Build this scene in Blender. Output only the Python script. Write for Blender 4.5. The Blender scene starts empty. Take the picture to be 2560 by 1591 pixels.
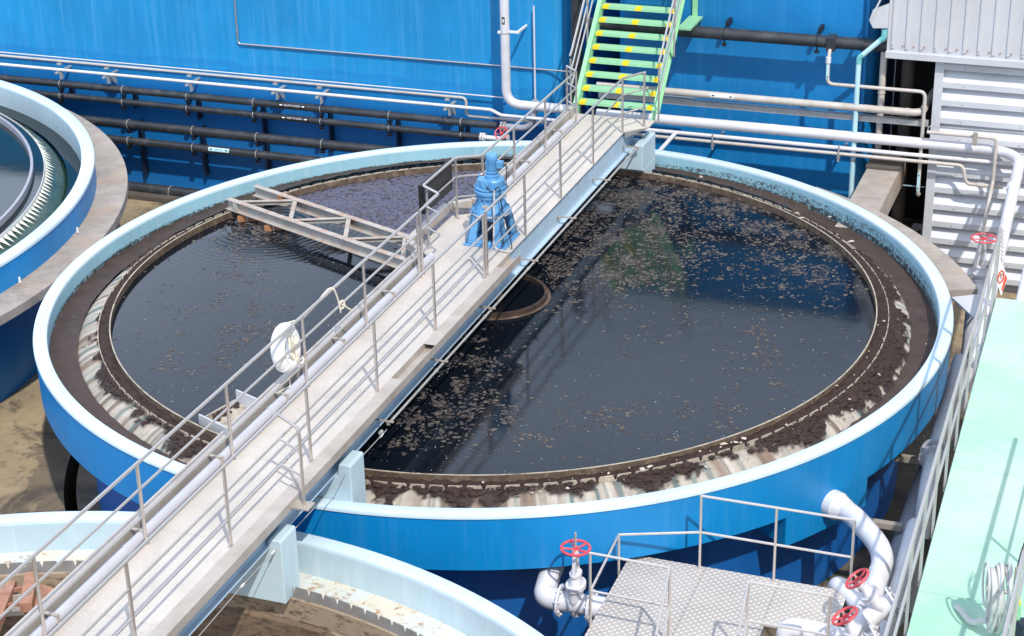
import bpy, math, random
from mathutils import Vector, Matrix, noise
random.seed(7)
sc = bpy.context.scene
COL = sc.collection
PI = math.pi
R_ = math.radians
X, Y, Z = Vector((1,0,0)), Vector((0,1,0)), Vector((0,0,1))

# ------------------------------------------------------------------ camera
F, PITCH, ROLL = 4554.914, R_(24.386), R_(-1.305)
CAM = Vector((0.282, -26.075, 11.263))
_cp, _sp, _c, _s = math.cos(PITCH), math.sin(PITCH), math.cos(ROLL), math.sin(ROLL)
FW = Vector((0, _cp, -_sp)); UP0 = Vector((0, _sp, _cp))
RT = _c*X + _s*UP0
UP = -_s*X + _c*UP0
cd = bpy.data.cameras.new('camera'); cam = bpy.data.objects.new('camera', cd); COL.objects.link(cam)
cd.sensor_width = 36.0; cd.lens = F/2560*36; cd.clip_end = 2000; cd.clip_start = 0.5
m = Matrix((RT, UP, -FW)).transposed().to_4x4(); m.translation = CAM
cam.matrix_world = m
sc.camera = cam

# bridge axes: EN across (to the right), ES along (away from the viewer)
TH = R_(20.555)
ES = Vector((math.sin(TH), math.cos(TH), 0)); EN = Vector((math.cos(TH), -math.sin(TH), 0))
def B(n, s, z): return EN*n + ES*s + Z*z
def ray(x, y): return RT*((x-1280)/F) - UP*((y-795.5)/F) + FW
def at_z(x, y, z):
    d = ray(x, y); return CAM + d*((z-CAM.z)/d.z)
def at_s(x, y, s):
    d = ray(x, y); return CAM + d*((s-CAM.dot(ES))/d.dot(ES))
def ns(v): return v.dot(EN), v.dot(ES), v.z
def proj(v):
    d = v-CAM; z = d.dot(FW); return 1280+F*d.dot(RT)/z, 795.5-F*d.dot(UP)/z

# ------------------------------------------------------------------ objects
def tag(o, label=None, cat=None, group=None, kind=None):
    if label: o['label'] = label
    if cat: o['category'] = cat
    if group: o['group'] = group
    if kind: o['kind'] = kind
    return o
def thing(name, loc, label, cat, group=None):
    o = bpy.data.objects.new(name, None); o.empty_display_size = .2
    o.location = loc; COL.objects.link(o)
    return tag(o, label, cat, group)
def copy_tree(o, parent=None):
    c = o.copy(); COL.objects.link(c)
    if parent: c.parent = parent
    for ch in list(o.children): copy_tree(ch, c)
    return c
def wloc(o):
    v = Vector((0,0,0))
    while o: v += o.location; o = o.parent
    return v

class MB:
    def __init__(s): s.v = []; s.f = []
    def add(s, vs, fs):
        o = len(s.v); s.v += [Vector(v) for v in vs]; s.f += [[o+i for i in f] for f in fs]
    def box(s, c, size, ax=(X,Y,Z)):
        a, b, d = [ax[i]*(size[i]/2) for i in range(3)]; c = Vector(c)
        s.add([c-a-b-d, c+a-b-d, c+a+b-d, c-a+b-d, c-a-b+d, c+a-b+d, c+a+b+d, c-a+b+d],
              [(0,3,2,1),(4,5,6,7),(0,1,5,4),(1,2,6,5),(2,3,7,6),(3,0,4,7)])
        return s
    def bb(s, n0, n1, s0, s1, z0, z1):
        return s.box(B((n0+n1)/2, (s0+s1)/2, (z0+z1)/2), (n1-n0, s1-s0, z1-z0), (EN, ES, Z))
    def bar(s, p0, p1, w, h, up=Z):
        p0, p1 = Vector(p0), Vector(p1); d = (p1-p0); L = d.length; d.normalize()
        sd = d.cross(up).normalized(); u2 = sd.cross(d)
        return s.box((p0+p1)/2, (L, w, h), (d, sd, u2))
    def prism(s, poly, z0, z1):     # poly: world xy points, vertical extrusion
        n = len(poly); vs = [Vector((p[0], p[1], z0)) for p in poly] + [Vector((p[0], p[1], z1)) for p in poly]
        s.add(vs, [list(range(n))[::-1], list(range(n, 2*n))] + [(i, (i+1)%n, n+(i+1)%n, n+i) for i in range(n)])
        return s
    def extr(s, poly, d):           # poly: 3d points, extrude by vector d
        n = len(poly); d = Vector(d)
        s.add([Vector(p) for p in poly]+[Vector(p)+d for p in poly],
              [list(range(n))[::-1], list(range(n, 2*n))] + [(i, (i+1)%n, n+(i+1)%n, n+i) for i in range(n)])
        return s
    def tube(s, pts, r, seg=10, cap=True, closed=False):
        pts = [Vector(p) for p in pts]; n = len(pts)
        rs = r if isinstance(r, (list, tuple)) else [r]*n
        def tan(i):
            if closed: return (pts[(i+1)%n]-pts[i-1]).normalized()
            if i == 0: return (pts[1]-pts[0]).normalized()
            if i == n-1: return (pts[-1]-pts[-2]).normalized()
            return ((pts[i+1]-pts[i]).normalized()+(pts[i]-pts[i-1]).normalized()).normalized()
        t0 = tan(0); a = t0.cross(Z if abs(t0.z) < .9 else X).normalized()
        vs = []
        for i in range(n):
            t = tan(i); a = (a - t*a.dot(t)).normalized(); b = t.cross(a)
            for k in range(seg):
                q = 2*PI*k/seg; vs.append(pts[i] + (a*math.cos(q)+b*math.sin(q))*rs[i])
        fs = []
        for i in range(n if closed else n-1):
            j = (i+1) % n
            for k in range(seg):
                l = (k+1) % seg; fs.append((i*seg+k, i*seg+l, j*seg+l, j*seg+k))
        if cap and not closed:
            fs.append(list(range(seg))[::-1]); fs.append(list(range((n-1)*seg, n*seg)))
        s.add(vs, fs); return s
    def cyl(s, p0, p1, r0, r1=None, seg=20): return s.tube([p0, p1], [r0, r0 if r1 is None else r1], seg)
    def lathe(s, prof, c=(0,0), n=128, a0=0., a1=2*PI, close=False):
        full = abs(a1-a0-2*PI) < 1e-6; m_ = n if full else n+1; k = len(prof)
        vs = []
        for i in range(m_):
            a = a0+(a1-a0)*i/n; ca, sa = math.cos(a), math.sin(a)
            for (r, z) in prof: vs.append(Vector((c[0]+r*ca, c[1]+r*sa, z)))
        fs = []
        for i in range(n):
            j = (i+1) % m_
            for q in range(k if close else k-1):
                w = (q+1) % k; fs.append((i*k+q, j*k+q, j*k+w, i*k+w))
        if close and not full:
            fs.append(list(range(k))); fs.append(list(range(n*k, n*k+k))[::-1])
        s.add(vs, fs); return s
    def spin(s, prof, c, ax, n=24):     # solid of revolution about axis ax at c, prof (r, h)
        c = Vector(c); ax = Vector(ax).normalized(); a = ax.cross(Z if abs(ax.z) < .9 else X).normalized(); b = ax.cross(a)
        k = len(prof); vs = []
        for i in range(n):
            q = 2*PI*i/n; d = a*math.cos(q)+b*math.sin(q)
            for (r, h) in prof: vs.append(c+d*r+ax*h)
        fs = [(i*k+q, ((i+1)%n)*k+q, ((i+1)%n)*k+q+1, i*k+q+1) for i in range(n) for q in range(k-1)]
        fs.append([i*k for i in range(n)][::-1]); fs.append([i*k+k-1 for i in range(n)])
        s.add(vs, fs); return s
    def torus(s, c, ax, Rr, r, n=28, seg=8):
        c = Vector(c); ax = Vector(ax).normalized(); a = ax.cross(Z if abs(ax.z) < .9 else X).normalized(); b = ax.cross(a)
        return s.tube([c+(a*math.cos(2*PI*i/n)+b*math.sin(2*PI*i/n))*Rr for i in range(n)], r, seg, closed=True)
    def build(s, name, mat, parent=None, smooth=35, bevel=0):
        off = wloc(parent) if parent else Vector((0,0,0))
        me = bpy.data.meshes.new(name); me.from_pydata([v-off for v in s.v], [], s.f)
        me.materials.append(mat)
        if smooth:
            me.polygons.foreach_set('use_smooth', [True]*len(me.polygons))
            me.set_sharp_from_angle(angle=R_(smooth))
        me.update()
        o = bpy.data.objects.new(name, me); COL.objects.link(o)
        if parent: o.parent = parent
        if bevel:
            md = o.modifiers.new('bevel', 'BEVEL'); md.width = bevel; md.segments = 2; md.limit_method = 'ANGLE'; md.angle_limit = R_(40)
        return o

def rnd(pts, rad, k=6):             # round the corners of a polyline
    pts = [Vector(p) for p in pts]; out = [pts[0]]
    for i in range(1, len(pts)-1):
        a, b, c = pts[i-1], pts[i], pts[i+1]
        r = min(rad, (a-b).length*.49, (c-b).length*.49)
        p0 = b+(a-b).normalized()*r; p1 = b+(c-b).normalized()*r
        for j in range(k+1):
            t = j/k; out.append(p0*(1-t)**2 + b*2*t*(1-t) + p1*t*t)
    out.append(pts[-1]); return out

# ------------------------------------------------------------------ materials
def lin(r, g, b):
    return tuple(((v/255/12.92) if v/255 <= .04045 else ((v/255+.055)/1.055)**2.4) for v in (r, g, b))
class NT:
    def __init__(s, name):
        s.m = bpy.data.materials.new(name); s.m.use_nodes = True
        s.t = s.m.node_tree; s.n = s.t.nodes; s.b = s.n['Principled BSDF']
        s.geo = s.n.new('ShaderNodeNewGeometry'); s.pos = s.geo.outputs['Position']
    def node(s, t, **kw):
        nd = s.n.new(t)
        for k, v in kw.items(): setattr(nd, k, v)
        return nd
    def l(s, a, b): s.t.links.new(a, b)
    def scaled(s, sc_):
        mp = s.node('ShaderNodeMapping'); mp.inputs['Scale'].default_value = sc_; s.l(s.pos, mp.inputs['Vector']); return mp.outputs[0]
    def noise(s, scale=5, detail=4, rough=.6, vec=None, dist=0):
        nd = s.node('ShaderNodeTexNoise'); nd.inputs['Scale'].default_value = scale; nd.inputs['Detail'].default_value = detail
        nd.inputs['Roughness'].default_value = rough; nd.inputs['Distortion'].default_value = dist
        s.l(vec if vec is not None else s.pos, nd.inputs['Vector']); return nd.outputs['Fac']
    def ramp(s, fac, p0, p1, c0=(0,0,0,1), c1=(1,1,1,1)):
        nd = s.node('ShaderNodeValToRGB'); e = nd.color_ramp.elements
        e[0].position = p0; e[1].position = p1; e[0].color = c0; e[1].color = c1
        s.l(fac, nd.inputs[0]); return nd.outputs[0]
    def mix(s, fac, a, b, mode='MIX'):
        nd = s.node('ShaderNodeMix'); nd.data_type = 'RGBA'; nd.blend_type = mode
        for v, i in ((fac, 0), (a, 6), (b, 7)):
            if isinstance(v, (int, float)): nd.inputs[i].default_value = v
            elif isinstance(v, (tuple, list)): nd.inputs[i].default_value = (*v[:3], 1)
            else: s.l(v, nd.inputs[i])
        return nd.outputs[2]
    def math(s, op, a, b=0., c=None):
        nd = s.node('ShaderNodeMath'); nd.operation = op
        for i, v in enumerate((a, b) if c is None else (a, b, c)):
            if isinstance(v, (int, float)): nd.inputs[i].default_value = v
            else: s.l(v, nd.inputs[i])
        return nd.outputs[0]
    def bump(s, h, strength=.3, dist=.02, normal=None):
        nd = s.node('ShaderNodeBump'); nd.inputs['Strength'].default_value = strength; nd.inputs['Distance'].default_value = dist
        s.l(h, nd.inputs['Height'])
        if normal is not None: s.l(normal, nd.inputs['Normal'])
        return nd.outputs[0]
    def fin(s, col, rough=.5, metal=0., bump=None, spec=None):
        if isinstance(col, (tuple, list)): s.b.inputs['Base Color'].default_value = (*col[:3], 1)
        else: s.l(col, s.b.inputs['Base Color'])
        if isinstance(rough, (int, float)): s.b.inputs['Roughness'].default_value = rough
        else: s.l(rough, s.b.inputs['Roughness'])
        s.b.inputs['Metallic'].default_value = metal
        if spec is not None: s.b.inputs['Specular IOR Level'].default_value = spec
        if bump is not None: s.l(bump, s.b.inputs['Normal'])
        return s.m
def simple(name, col, rough=.5, metal=0., var=.18, vs=3., dirt=None, dirt_amt=.5, dscale=2.5, bump=.0, bs=40, spec=None):
    t = NT(name)
    n1 = t.noise(vs, 6, .62)
    dark = tuple(c*(1-var) for c in col); lite = tuple(min(c*(1+var), 1) for c in col)
    c = t.mix(t.ramp(n1, .3, .7), dark, lite)
    if dirt:
        d = t.ramp(t.noise(dscale, 8, .7, dist=.4), .5, .72)
        c = t.mix(t.math('MULTIPLY', d, dirt_amt), c, dirt)
    bp = t.bump(t.noise(bs, 3), bump, .01) if bump else None
    rg = t.math('MULTIPLY_ADD', t.noise(vs*2.3, 4), .3, max(rough-.15, .02))
    return t.fin(c, rg, metal, bp, spec)
ZSEAM = .50
def paint(name, col, streak=.3, rough=.45, light=(.55,.72,.85), chips=.0, dark=(.02,.05,.1), sc_=1.6, fade=1.0):
    t = NT(name)
    v = t.scaled((sc_*2.2, sc_*2.2, .13)); s1 = t.noise(2.2, 7, .66, v, .3)
    v2 = t.scaled((7, 7, .35)); s2 = t.noise(3, 5, .6, v2)
    big = t.noise(.55, 4, .55)
    c = t.mix(t.ramp(big, .3, .72), tuple(x*.86 for x in col), tuple(min(1, x*1.14) for x in col))
    c = t.mix(t.math('MULTIPLY', t.ramp(s1, .5, .78), streak), c, light)
    c = t.mix(t.math('MULTIPLY', t.ramp(s2, .56, .8), streak*.5), c, light)
    c = t.mix(t.math('MULTIPLY', t.ramp(t.noise(3, 6, .7, t.scaled((3.2, 3.2, .5))), .52, .8), streak*.9), c, dark)
    if chips:
        ch = t.ramp(t.noise(9, 9, .72), .72, .735); c = t.mix(t.math('MULTIPLY', ch, chips), c, (.75,.78,.8))
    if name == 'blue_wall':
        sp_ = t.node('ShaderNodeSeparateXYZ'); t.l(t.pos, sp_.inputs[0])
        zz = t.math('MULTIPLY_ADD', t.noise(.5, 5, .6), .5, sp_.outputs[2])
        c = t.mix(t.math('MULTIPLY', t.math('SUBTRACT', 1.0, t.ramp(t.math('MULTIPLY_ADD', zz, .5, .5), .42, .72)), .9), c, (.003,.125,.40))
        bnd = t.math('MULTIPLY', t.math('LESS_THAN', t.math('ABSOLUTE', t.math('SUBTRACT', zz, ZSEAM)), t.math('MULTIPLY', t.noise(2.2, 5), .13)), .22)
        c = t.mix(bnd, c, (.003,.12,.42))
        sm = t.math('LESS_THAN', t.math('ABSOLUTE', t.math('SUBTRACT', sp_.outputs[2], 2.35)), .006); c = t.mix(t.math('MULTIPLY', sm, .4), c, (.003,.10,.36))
    b = t.bump(t.noise(2.5, 5), .12, .03)
    return t.fin(c, t.math('MULTIPLY_ADD', t.noise(4, 4), .3, rough-.15), 0, b)

M = {}
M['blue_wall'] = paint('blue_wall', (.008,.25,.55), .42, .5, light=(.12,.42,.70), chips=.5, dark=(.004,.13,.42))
M['blue_right'] = paint('blue_right', (.003,.185,.47), .30, .5, light=(.08,.32,.62), chips=.4, dark=(.003,.10,.34))
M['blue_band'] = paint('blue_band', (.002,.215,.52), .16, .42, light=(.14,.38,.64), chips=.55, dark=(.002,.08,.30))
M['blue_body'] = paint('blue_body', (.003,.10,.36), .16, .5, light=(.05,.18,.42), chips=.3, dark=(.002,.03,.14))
M['pale_cap'] = paint('pale_cap', (.54,.68,.765), .22, .5, light=(.66,.74,.78), dark=(.34,.45,.52))
M['drive_blue'] = simple('drive_blue', (.10,.30,.55), .42, 0, .16, 4, (.06,.15,.27), .6, 9)
M['white_pipe'] = simple('white_pipe', (.66,.65,.68), .4, 0, .07, 2, (.42,.38,.32), .35, 1.6)
M['lilac_pipe'] = simple('lilac_pipe', (.47,.47,.51), .4, 0, .06, 2, (.36,.33,.32), .3, 1.2)
M['grey_pipe'] = simple('grey_pipe', (.33,.33,.38), .45, 0, .08, 2, (.2,.18,.17), .35, 1.5)
M['tan_pipe'] = simple('tan_pipe', (.50,.46,.42), .45, 0, .10, 3, (.34,.24,.15), .5, 2)
M['black_pipe'] = simple('black_pipe', (.030,.033,.038), .42, 0, .2, 3, (.12,.115,.11), .45, 3)
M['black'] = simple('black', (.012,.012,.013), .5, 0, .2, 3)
M['steel'] = NT('steel').fin((.56,.515,.48), .27, .7)
M['plate_grey'] = simple('plate_grey', (.27,.265,.26), .55, .2, .16, 4, (.16,.12,.09), .5, 3)
M['galv'] = simple('galv', (.46,.455,.44), .5, .35, .14, 5, (.30,.26,.21), .45, 2.2)
M['tray'] = simple('tray', (.45,.405,.36), .5, .12, .12, 3, (.30,.22,.16), .5, 1.6)
M['tan_steel'] = simple('tan_steel', (.42,.37,.31), .45, .25, .15, 5)
M['alum_white'] = simple('alum_white', (.55,.56,.58), .5, .1, .07, 1.2, (.46,.43,.40), .3, 1.5)
M['louvre'] = simple('louvre', (.60,.62,.65), .42, .15, .08, 1.0, (.42,.41,.40), .4, 1.2)
M['pale_steel'] = simple('pale_steel', (.42,.56,.68), .45, 0, .10, 2.5, (.55,.50,.42), .4, 2.2)
M['red'] = simple('red', (.62,.06,.075), .5, 0, .2, 8, (.75,.35,.33), .4, 9)
M['green_paint'] = simple('green_paint', (.29,.60,.35), .5, 0, .10, 5, (.16,.34,.20), .4, 5)
M['yellow'] = simple('yellow', (.85,.60,.012), .5, 0, .08, 10)
M['concrete'] = simple('concrete', (.34,.29,.24), .8, 0, .22, 2.2, (.16,.13,.11), .6, 1.1, .4, 30)
M['ring_conc'] = None
M['dark_conc'] = simple('dark_conc', (.10,.085,.07), .85, 0, .3, 2, (.03,.026,.02), .6, 2, .3, 20)
M['rope'] = simple('rope', (.70,.63,.52), .8, 0, .12, 30)
M['buoy'] = simple('buoy', (.80,.79,.76), .45, 0, .05, 5)
M['rust_beam'] = None
M['rust'] = simple('rust', (.33,.15,.07), .8, 0, .35, 8, (.5,.34,.2), .5, 6, .3, 60)
M['dirty_steel'] = simple('dirty_steel', (.40,.36,.31), .6, .1, .2, 5, (.10,.07,.05), .7, 4, .2, 40)
M['cream_dirty'] = simple('cream_dirty', (.42,.36,.28), .7, 0, .25, 6, (.08,.055,.045), .9, 5, .25, 40)
M['baffle_face'] = simple('baffle_face', (.105,.072,.05), .7, 0, .4, 5, (.35,.27,.18), .6, 7, .3, 40)
M['mud'] = simple('mud', (.036,.022,.0175), .7, 0, .35, 9, (.07,.05,.043), .45, 16, .9, 45, .25)
M['hose'] = simple('hose', (.52,.51,.50), .5, 0, .12, 9)
M['white_plastic'] = simple('white_plastic', (.75,.75,.74), .4, 0, .05, 3)
M['sticker_white'] = simple('sticker_white', (.80,.80,.80), .4, 0, .02, 3)
M['sticker_blue'] = simple('sticker_blue', (.48,.75,.82), .4, 0, .02, 3)
M['sticker_black'] = simple('sticker_black', (.012,.012,.014), .4, 0, .05, 3)
M['ink'] = simple('ink', (.01,.018,.02), .5, 0, .02, 3)
M['ink_red'] = simple('ink_red', (.75,.10,.05), .5, 0, .04, 3)
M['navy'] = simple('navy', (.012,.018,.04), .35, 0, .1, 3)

def mk_inner_wall():
    t = NT('pale_wall')
    col = (.29,.53,.64)
    c = t.mix(t.ramp(t.noise(.8, 5), .3, .7), tuple(x*.9 for x in col), tuple(x*1.1 for x in col))
    c = t.mix(t.math('MULTIPLY', t.ramp(t.noise(2, 7, .65, t.scaled((4,4,.5))), .5, .8), .45), c, (.50,.66,.70))
    c = t.mix(t.math('MULTIPLY', t.ramp(t.noise(2, 6, .7, t.scaled((6,6,1.))), .55, .8), .35), c, (.22,.36,.40))
    sep = t.node('ShaderNodeSeparateXYZ'); t.l(t.pos, sep.inputs[0])
    # tide line of black growth near the sludge level
    hx_ = t.node('ShaderNodeMapRange'); hx_.inputs[1].default_value = -2; hx_.inputs[2].default_value = 6; hx_.inputs[3].default_value = .04; hx_.inputs[4].default_value = .25; t.l(sep.outputs[0], hx_.inputs[0])
    h = t.math('MULTIPLY_ADD', t.noise(1.1, 3), hx_.outputs[0], -.265)        # ragged top of the growth
    band = t.math('LESS_THAN', sep.outputs[2], h)
    spots = t.ramp(t.noise(20, 5, .75, dist=1.2), .50, .55)
    low = t.math('LESS_THAN', sep.outputs[2], -.265)
    k = t.math('MAXIMUM', t.math('MULTIPLY', band, spots), t.math('MULTIPLY', low, t.ramp(t.noise(14, 4), .40, .5)))
    c = t.mix(t.math('MULTIPLY', k, .93), c, (.022,.022,.022))
    c = t.mix(t.math('MULTIPLY', t.ramp(t.noise(8, 6, .7), .5, .7), t.math('MULTIPLY', band, .5)), c, (.15,.24,.26))
    return t.fin(c, .55)
M['pale_wall'] = mk_inner_wall()
def mk_plain_pale():
    t = NT('pale_plain'); col = (.47,.60,.66)
    c = t.mix(t.ramp(t.noise(.8, 6, .65), .3, .7), tuple(x*.85 for x in col), tuple(x*1.15 for x in col))
    c = t.mix(t.math('MULTIPLY', t.ramp(t.noise(1.6, 8, .7), .46, .70), .5), c, (.30,.40,.44))
    c = t.mix(t.math('MULTIPLY', t.ramp(t.noise(2, 6, .65, t.scaled((3,3,.4))), .5, .8), .6), c, (.62,.74,.78))
    return t.fin(c, .55)
M['pale_plain'] = mk_plain_pale()
def mk_deck():
    t = NT('deck_plate'); col = (.56,.505,.45)
    c = t.mix(t.ramp(t.noise(.9, 6, .65), .3, .7), tuple(x*.86 for x in col), tuple(x*1.12 for x in col))
    c = t.mix(t.math('MULTIPLY', t.ramp(t.noise(2.2, 8, .7), .52, .75), .4), c, (.46,.36,.25))
    mp = t.node('ShaderNodeMapping'); mp.inputs['Rotation'].default_value = (0,0,TH+PI/4); t.l(t.pos, mp.inputs[0])
    ck = t.node('ShaderNodeTexVoronoi'); ck.voronoi_dimensions = '2D'; ck.inputs['Scale'].default_value = 38; ck.inputs['Randomness'].default_value = 0.0; t.l(mp.outputs[0], ck.inputs['Vector'])
    hh = t.ramp(ck.outputs['Distance'], .28, .42, (1,1,1,1), (0,0,0,1))
    c = t.mix(t.math('MULTIPLY', t.ramp(t.noise(3, 7, .7, t.scaled((1.6,.5,1))), .48, .75), .35), c, (.33,.29,.25))
    c = t.mix(t.math('MULTIPLY', hh, .16), c, (.72,.69,.66))
    return t.fin(c, .5, .1, t.bump(hh, .35, .004))
M['deck_plate'] = mk_deck()
def mk_tread():
    t = NT('tread_plate'); col = (.44,.395,.355)
    c = t.mix(t.ramp(t.noise(1.2, 6, .6), .3, .7), tuple(x*.86 for x in col), tuple(x*1.12 for x in col))
    c = t.mix(t.math('MULTIPLY', t.ramp(t.noise(2.2, 8, .7), .55, .78), .5), c, (.30,.26,.22))
    mp = t.node('ShaderNodeMapping'); mp.inputs['Rotation'].default_value = (0,0,TH+PI/4); t.l(t.pos, mp.inputs[0])
    ck = t.node('ShaderNodeTexVoronoi'); ck.voronoi_dimensions = '2D'; ck.inputs['Scale'].default_value = 15; ck.inputs['Randomness'].default_value = 0.0; t.l(mp.outputs[0], ck.inputs['Vector'])
    hh = t.ramp(ck.outputs['Distance'], .22, .40, (1,1,1,1), (0,0,0,1))
    c = t.mix(t.math('MULTIPLY', hh, .6), c, (.76,.71,.66))
    return t.fin(c, .45, .1, t.bump(hh, .9, .006))
M['tread_plate'] = mk_tread()
def mk_ring():
    t = NT('ring_concrete'); col = (.36,.315,.275)
    c = t.mix(t.ramp(t.noise(2.5, 8, .7), .3, .72), tuple(x*.72 for x in col), tuple(x*1.2 for x in col))
    c = t.mix(t.math('MULTIPLY', t.ramp(t.noise(.9, 6, .7, dist=.6), .52, .74), .55), c, (.42,.26,.14))
    c = t.mix(t.math('MULTIPLY', t.ramp(t.noise(1.3, 8, .72, dist=.3), .55, .72), .6), c, (.17,.145,.13))
    return t.fin(c, .8, 0, t.bump(t.noise(40, 5), .3, .01))
M['ring_conc'] = mk_ring()
def mk_rust_beam():
    t = NT('rusting_beam'); col = (.40,.39,.36)
    c = t.mix(t.ramp(t.noise(3, 6, .65), .3, .7), tuple(x*.78 for x in col), tuple(x*1.2 for x in col))
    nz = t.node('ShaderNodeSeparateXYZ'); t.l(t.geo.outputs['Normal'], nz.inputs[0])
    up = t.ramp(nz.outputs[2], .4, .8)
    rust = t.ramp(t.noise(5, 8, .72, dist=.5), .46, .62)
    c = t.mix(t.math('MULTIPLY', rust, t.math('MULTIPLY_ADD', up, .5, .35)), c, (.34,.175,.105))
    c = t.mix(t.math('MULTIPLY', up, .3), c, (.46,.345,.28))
    return t.fin(c, .7, 0, t.bump(t.noise(50, 4), .2, .005))
M['rust_beam'] = mk_rust_beam()
def mk_ground():
    t = NT('ground'); col = (.34,.26,.16)
    c = t.mix(t.ramp(t.noise(.7, 7, .68), .3, .7), tuple(x*.7 for x in col), tuple(x*1.2 for x in col))
    c = t.mix(t.ramp(t.noise(.45, 8, .72, dist=.8), .50, .60), c, (.11,.088,.062))
    c = t.mix(t.math('MULTIPLY', t.ramp(t.noise(4, 8, .7), .55, .68), .7), c, (.06,.05,.04))
    ln = t.node('ShaderNodeVectorMath', operation='LENGTH'); t.l(t.scaled((1,1,0)), ln.inputs[0])
    wet = t.math('LESS_THAN', t.math('MULTIPLY_ADD', t.noise(1.6, 8, .72), -2.4, ln.outputs['Value']), 6.35)
    c = t.mix(t.math('MULTIPLY', wet, .55), c, (.06,.05,.04))
    return t.fin(c, t.math('MULTIPLY_ADD', t.noise(.8, 5), .5, .35), 0, t.bump(t.noise(12, 6), .3, .02))
M['ground'] = mk_ground()
def mk_green_floor():
    t = NT('green_floor'); col = (.46,.66,.49)
    c = t.mix(t.ramp(t.noise(.35, 5, .6), .35, .65), (.27,.53,.39), col)
    c = t.mix(t.math('MULTIPLY', t.ramp(t.noise(1.1, 8, .7, dist=.5), .5, .75), .5), c, (.52,.74,.62))
    c = t.mix(t.math('MULTIPLY', t.ramp(t.noise(2.6, 9, .75), .54, .70), .35), c, (.24,.42,.33))
    c = t.mix(t.ramp(t.noise(26, 6, .8), .70, .73), c, (.05,.08,.06))
    dt = t.node('ShaderNodeVectorMath', operation='DOT_PRODUCT'); dt.inputs[1].default_value = tuple(ES); t.l(t.pos, dt.inputs[0])
    fr = t.math('FRACT', t.math('MULTIPLY', t.math('ADD', dt.outputs['Value'], 50.6), 1/2.9))
    c = t.mix(t.math('MULTIPLY', t.math('LESS_THAN', fr, .0035), .6), c, (.10,.22,.15))
    return t.fin(c, .5, 0, t.bump(t.noise(90, 3), .25, .004))
M['green_floor'] = mk_green_floor()

def mk_water(name, col, ripple=True):
    t = NT(name)
    n = t.bump(t.noise(2.2, 3, .5, t.scaled((1,1,1))), .035, .05)
    n = t.bump(t.noise(30, 3, .6), .09, .005, n)
    if ripple:
        cpt = at_z(680, 562, -.18)
        mp = t.node('ShaderNodeMapping'); mp.inputs['Location'].default_value = (-cpt.x, -cpt.y, 0); t.l(t.pos, mp.inputs[0])
        ln = t.node('ShaderNodeVectorMath', operation='LENGTH'); t.l(mp.outputs[0], ln.inputs[0])
        ph = t.math('MULTIPLY_ADD', t.noise(1.2, 3), 3.0, t.math('MULTIPLY', ln.outputs['Value'], 52))
        wv = t.math('SINE', ph)
        fall = t.ramp(ln.outputs['Value'], 0.3, 1.0)
        nd = t.node('ShaderNodeMapRange'); nd.inputs[1].default_value = .5; nd.inputs[2].default_value = 2.1; nd.inputs[3].default_value = 1; nd.inputs[4].default_value = 0
        t.l(ln.outputs['Value'], nd.inputs[0])
        n = t.bump(t.math('MULTIPLY', wv, nd.outputs[0]), .30, .012, n)
    t.b.inputs['IOR'].default_value = 1.36
    if ripple:      # soft film of scum between the flakes
        at = t.node('ShaderNodeVertexColor'); at.layer_name = 'Col'
        dn = t.node('ShaderNodeSeparateColor'); t.l(at.outputs[0], dn.inputs[0])
        k = t.math('ADD', t.math('MULTIPLY', dn.outputs[0], .42), t.math('ADD', t.math('MULTIPLY', t.noise(30, 7, .72, dist=.5), .8), t.math('MULTIPLY', t.noise(3, 5, .65, dist=.6), .35)))
        k = t.ramp(k, .86, 1.12)
        k = t.math('MULTIPLY', k, .8)
        c = t.mix(k, col, (.048,.040,.036))
        return t.fin(c, t.math('MULTIPLY_ADD', k, .55, .05), 0, n)
    return t.fin(col, .05, 0, n)
M['dark_water'] = mk_water('dark_water', (.004,.0065,.011))
M['clear_water'] = mk_water('clear_water', (.006,.012,.012), False)
def mk_sludge():
    t = NT('sludge')
    c = t.mix(t.ramp(t.noise(3, 8, .7), .3, .7), (.043,.0275,.0225), (.078,.052,.043))
    c = t.mix(t.math('MULTIPLY', t.ramp(t.noise(1.1, 5, .7, dist=1.5), .62, .68), .5), c, (.10,.10,.12))
    b = t.bump(t.noise(16, 6, .7), .5, .03)
    return t.fin(c, t.math('MULTIPLY_ADD', t.noise(1.5, 4), .5, .35), 0, b, .3)
M['sludge'] = mk_sludge()
def mk_attr(name, rough=.75, bumpm=.5):
    t = NT(name); a = t.node('ShaderNodeVertexColor'); a.layer_name = 'Col'
    nz = t.noise(12, 8, .7)
    c = t.mix(1.0, a.outputs[0], t.ramp(nz, .2, .8, (.72,.72,.72,1), (1.2,1.2,1.2,1)), 'MULTIPLY')
    return t.fin(c, rough, 0, t.bump(t.noise(45, 5), bumpm, .012))
M['stained'] = mk_attr('stained_concrete')

# ------------------------------------------------------------------ world and sun
w = bpy.data.worlds.new('World'); sc.world = w; w.use_nodes = True
nt = w.node_tree; sky = nt.nodes.new('ShaderNodeTexSky'); sky.sky_type = 'NISHITA'; sky.sun_disc = False
SUN_EL, SUN_AZ = R_(52), R_(18)
sky.sun_elevation = SUN_EL; sky.sun_rotation = PI-SUN_AZ; sky.air_density = 1.0; sky.dust_density = 2.5; sky.ozone_density = 1.0
bg = nt.nodes['Background']; bg.inputs[1].default_value = .13
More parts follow.
